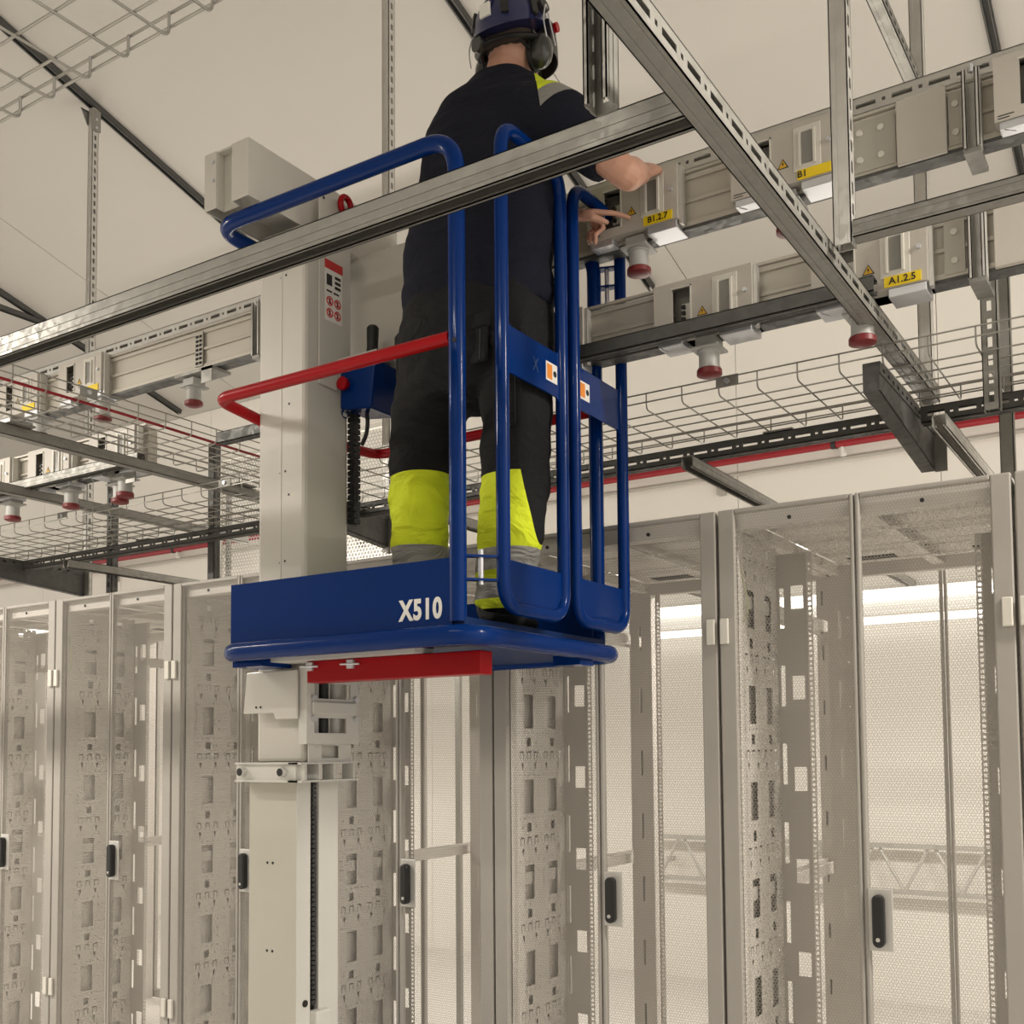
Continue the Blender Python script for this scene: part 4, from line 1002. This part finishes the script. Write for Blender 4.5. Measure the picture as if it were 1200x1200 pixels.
for z in sorted(set([q for r_ in LEFT+RIGHT for q in r_[:2]])): cut((0, 0, z), (0, 0, 1))
pS, nS = Vector((-1.530, 2.47, 2.15)), Vector((1, .30, .14)).normalized()     # black side panel on the right leg
cut(pS, nS)
for f in bmh.faces:
    c = f.calc_center_median()
    for (a, b_, i) in (LEFT if c.x < -1.775 else RIGHT):
        if b_ < c.z < a:
            f.material_index = i
            if c.x > -1.775 and c.z > 2.06 and (c-pS).dot(nS) > 0: f.material_index = 0
bmh.to_mesh(me); bmh.free()
b2 = bmesh.new(); b2.from_mesh(me)
for f in b2.faces:
    if f.material_index and f.calc_center_median().x > -1.775: f.material_index += 2
b2.to_mesh(me); b2.free()
split_by_mat(me, ['trousers', 'knee_panel', 'reflective_band', 'knee_panel', 'reflective_band'], ['trousers_black', 'hivis_yellow', 'reflective_grey', 'hivis_yellow', 'reflective_grey'], person)
# belt and holster pockets
def pocket(c, w, h, t, ang, tilt, name='holster_pocket'):
    Mx = Matrix.Translation(c) @ Matrix.Rotation(ang, 4, 'Z') @ Matrix.Rotation(tilt, 4, 'Y')
    m = MB(); 
    m.box(-w/2, w/2, -t/2, t/2, -h/2, h/2, M=Mx); o = m.build(name, 'trousers_black', person, bevel=0.008, loc=POFF)
    m = MB(); m.box(-w/2-.002, w/2+.002, -t/2-.004, t/2+.002, h/2-.035, h/2+.004, M=Mx); m.build('pocket_flap', 'trousers_black', o, bevel=0.003)
    m = MB()
    for q in (-w*.28, w*.28): m = MB(); m.box(q-.0012, q+.0012, -t/2-.0012, -t/2, -h/2+.006, h/2-.04, M=Mx); m.build('pocket_seam', 'boot_black', o)
pocket((-1.553, 2.393, 2.50), .080, .26, .016, R(20), R(0)); pocket((-1.650, 2.372, 2.62), .105, .13, .012, R(-6), R(2), 'back_pocket')
pocket((-1.945, 2.435, 2.66), .11, .13, .022, R(-38), R(4), 'back_pocket')
# ---- boots
for (x, y, a) in ((-1.947, 2.545, R(14)), (-1.685, 2.560, R(6))):
    Mx = Matrix.Translation((x, y, 1.833)) @ Matrix.Rotation(a, 4, 'Z')
    bt = MB()
    prof = [(-.095, .034, .105), (-.080, .042, .120), (-.040, .044, .125), (.010, .043, .110), (.060, .046, .085), (.110, .050, .070), (.150, .046, .060), (.178, .030, .045)]
    rr_ = []
    for (yy, wd, hh) in prof:
        rr_.append([Mx @ Vector((wd*math.cos(t), yy, .018+max(0, 1)*(hh-.018)*(0.5+0.5*math.sin(t)))) for t in [2*math.pi*k/18 for k in range(18)]])
    bt.rings(rr_)
    bt.tube([Mx @ Vector((0, -.035, .06)), Mx @ Vector((0, -.040, .16))], [.052, .056], 18)
    m_ = remesh(bt, 0.007, 5); m_.materials.append(MATS['boot_black'])
    o = place_mesh('boot', m_, person, True, loc=POFF)
    sole = [(-.10, .025), (-.085, .040), (0, .043), (.06, .049), (.12, .053), (.16, .045), (.183, .025)]
    pl = [Mx @ Vector((w_, y_, 0)) for y_, w_ in sole] + [Mx @ Vector((-w_, y_, 0)) for y_, w_ in reversed(sole)]
    MB().prism([(p.x, p.y) for p in pl], 1.8325, 1.855, 'XY').build('boot_sole', 'black_rubber', o, bevel=0.004)
# ---- helmet with ear defenders
HH = HC + Vector((0, -0.004, 0.030)); HX, HY = Vector((1, 0, 0)), Vector((0, 1, 0))
tilt = Matrix.Rotation(R(8), 4, 'X')
def hm(p): return HH + (tilt @ Vector(p))
hr = []
prof = [(0.0, 1.0), (.18, .985), (.36, .94), (.54, .85), (.70, .72), (.84, .53), (.94, .30), (.985, .12)]
n_ = 36
def hring(zf, rf, grow=0):
    o = []
    for k in range(n_):
        t = 2*math.pi*k/n_; c_, s_ = math.cos(t), math.sin(t)
        low = -0.022*max(0, -s_)**1.5 + (0.012*abs(c_)**3)      # lower at the nape, arched over the ears
        o.append(hm(((.108+grow)*rf*c_, (.134+grow)*rf*s_, .128*zf + low*(1-zf))))
    return o
shell = MB(); shell.rings([hring(-.06, 1.045, .004), hring(-.02, 1.01)] + [hring(zf, rf) for zf, rf in prof], cap=True)
he = shell.build('helmet', 'helmet_navy', person, True, loc=POFF)
# crown ridge, vents, sticker
rd = MB(); rd.tube([hm((0, -.128, .045)), hm((0, -.105, .088)), hm((0, -.05, .122)), hm((0, .03, .133)), hm((0, .10, .098))], [.008, .014, .017, .017, .008], 10); rd.build('crown_ridge', 'helmet_navy', he, True)
for sx, yy, zz in ((.050, -.116, .034), (.104, -.040, .040), (-.080, -.085, .040)):
    p = hm((sx, yy, zz)); nn = (p-hm((0, 0, 0.01))).normalized()
    ux = nn.cross(Vector((0, 0, 1))).normalized(); uy = ux.cross(nn)
    m = MB(); w_, h_ = .011, .026
    P = [p+ux*a+uy*bq+nn*cq for cq in (-.006, .0035) for a, bq in ((-w_, -h_), (w_, -h_), (w_*1.3, h_), (-w_*.5, h_))]
    m.rings([P[:4], P[4:]]); m.build('helmet_vent', 'helmet_black', he)
p = hm((-.010, -.131, .030)); nn = (p-hm((0, 0, 0.02))).normalized(); ux = nn.cross(Vector((0, 0, 1))).normalized(); uy = ux.cross(nn)
m = MB(); P = [p+ux*a+uy*bq+nn*cq for cq in (-.004, .004) for a, bq in ((-.018, -.019), (.018, -.019), (.018, .019), (-.018, .019))]
m.rings([P[:4], P[4:]]); m.build('helmet_sticker', 'sticker_white', he)
# harness at the nape, ratchet knob, chin straps
hb_ = MB(); pts = [hm((.098*math.cos(t), .118*math.sin(t)+.004, -.038-.016*max(0, -math.sin(t)))) for t in [math.pi*1.02+math.pi*.96*k/16 for k in range(17)]]
hb_.tube(pts, .017, 8, sx=.5); hb_.build('nape_band', 'helmet_black', he, True)
kb = MB(); kb.cyl(hm((-.050, -.110, -.045)), (-.35, -1, -.1), .023, .014, 20); kb.build('ratchet_knob', 'earmuff_shell', he, True)
for sx in (-1, 1):
    st = MB(); st.tube([hm((sx*.088, -.035, -.02)), hm((sx*.084, -.010, -.075)), hm((sx*.060, .040, -.125)), hm((0, .062, -.150))], .0055, 8, sx=.4); st.build('chin_strap', 'helmet_black', he, True)
    st = MB(); st.tube([hm((sx*.060, -.100, -.045)), hm((sx*.078, -.050, -.075)), hm((sx*.078, .0, -.095))], .0055, 8, sx=.4); st.build('nape_strap', 'helmet_black', he, True)
    # ear defenders
    cpt = hm((sx*.098, -.008, -.072))
    em = MB(); em.lathe([(.018, -.030), (.034, -.026), (.041, -.012), (.041, .004), (.034, .020), (.020, .030), (.004, .033)], (0, 0, 0), 'X', 24)
    for i, v in enumerate(em.v): em.v[i] = tuple(cpt + Vector((v[0]*sx, v[1]*.86, v[2]*1.28)))
    eo = em.build('ear_defender', 'earmuff_shell', he, True)
    cu = MB(); cu.lathe([(.030, -.040), (.042, -.036), (.043, -.026), (.036, -.022)], (0, 0, 0), 'X', 24)
    for i, v in enumerate(cu.v): cu.v[i] = tuple(cpt + Vector((v[0]*sx+.004*sx, v[1]*.88, v[2]*1.30)))
    cu.build('ear_cushion', 'black_rubber', eo, True)
    ar = MB(); ar.tube(fillet([cpt+Vector((sx*.036, -.030, .012)), hm((sx*.132, -.045, -.010)), hm((sx*.128, -.020, .040)), hm((sx*.118, .004, .058)), cpt+Vector((sx*.030, .030, .020))], .02, 4), .0022, 6)
    ar.build('wire_arm', 'clip_zinc', eo, True)
    mt = MB(); mt.cyl(hm((sx*.098, .0, .052)), (sx, -.1, .25), .022, .020, 16); mt.build('arm_mount', 'helmet_black', he, True)
    rp = MB(); rp.cyl(hm((sx*.112, .055, .012)), (sx, .1, 0), .014, .012, 14); rp.build('visor_pivot', 'lift_red', he, True)
vz = MB(); pts = [hm((.122*math.cos(t), .148*math.sin(t), 0)) for t in [math.pi*k/20 for k in range(21)]]
vz.rings([[hm((.120*math.cos(t)*q, .150*math.sin(t)*q, z)) for t in [math.pi*.02+math.pi*.96*k/20 for k in range(21)]] for q, z in ((1, .02), (1.03, -.03), (1.02, -.07), (1.0, -.07), (1.0, -.03), (.98, .02))], cap=False)
vz.build('face_visor', 'helmet_black', he, True)
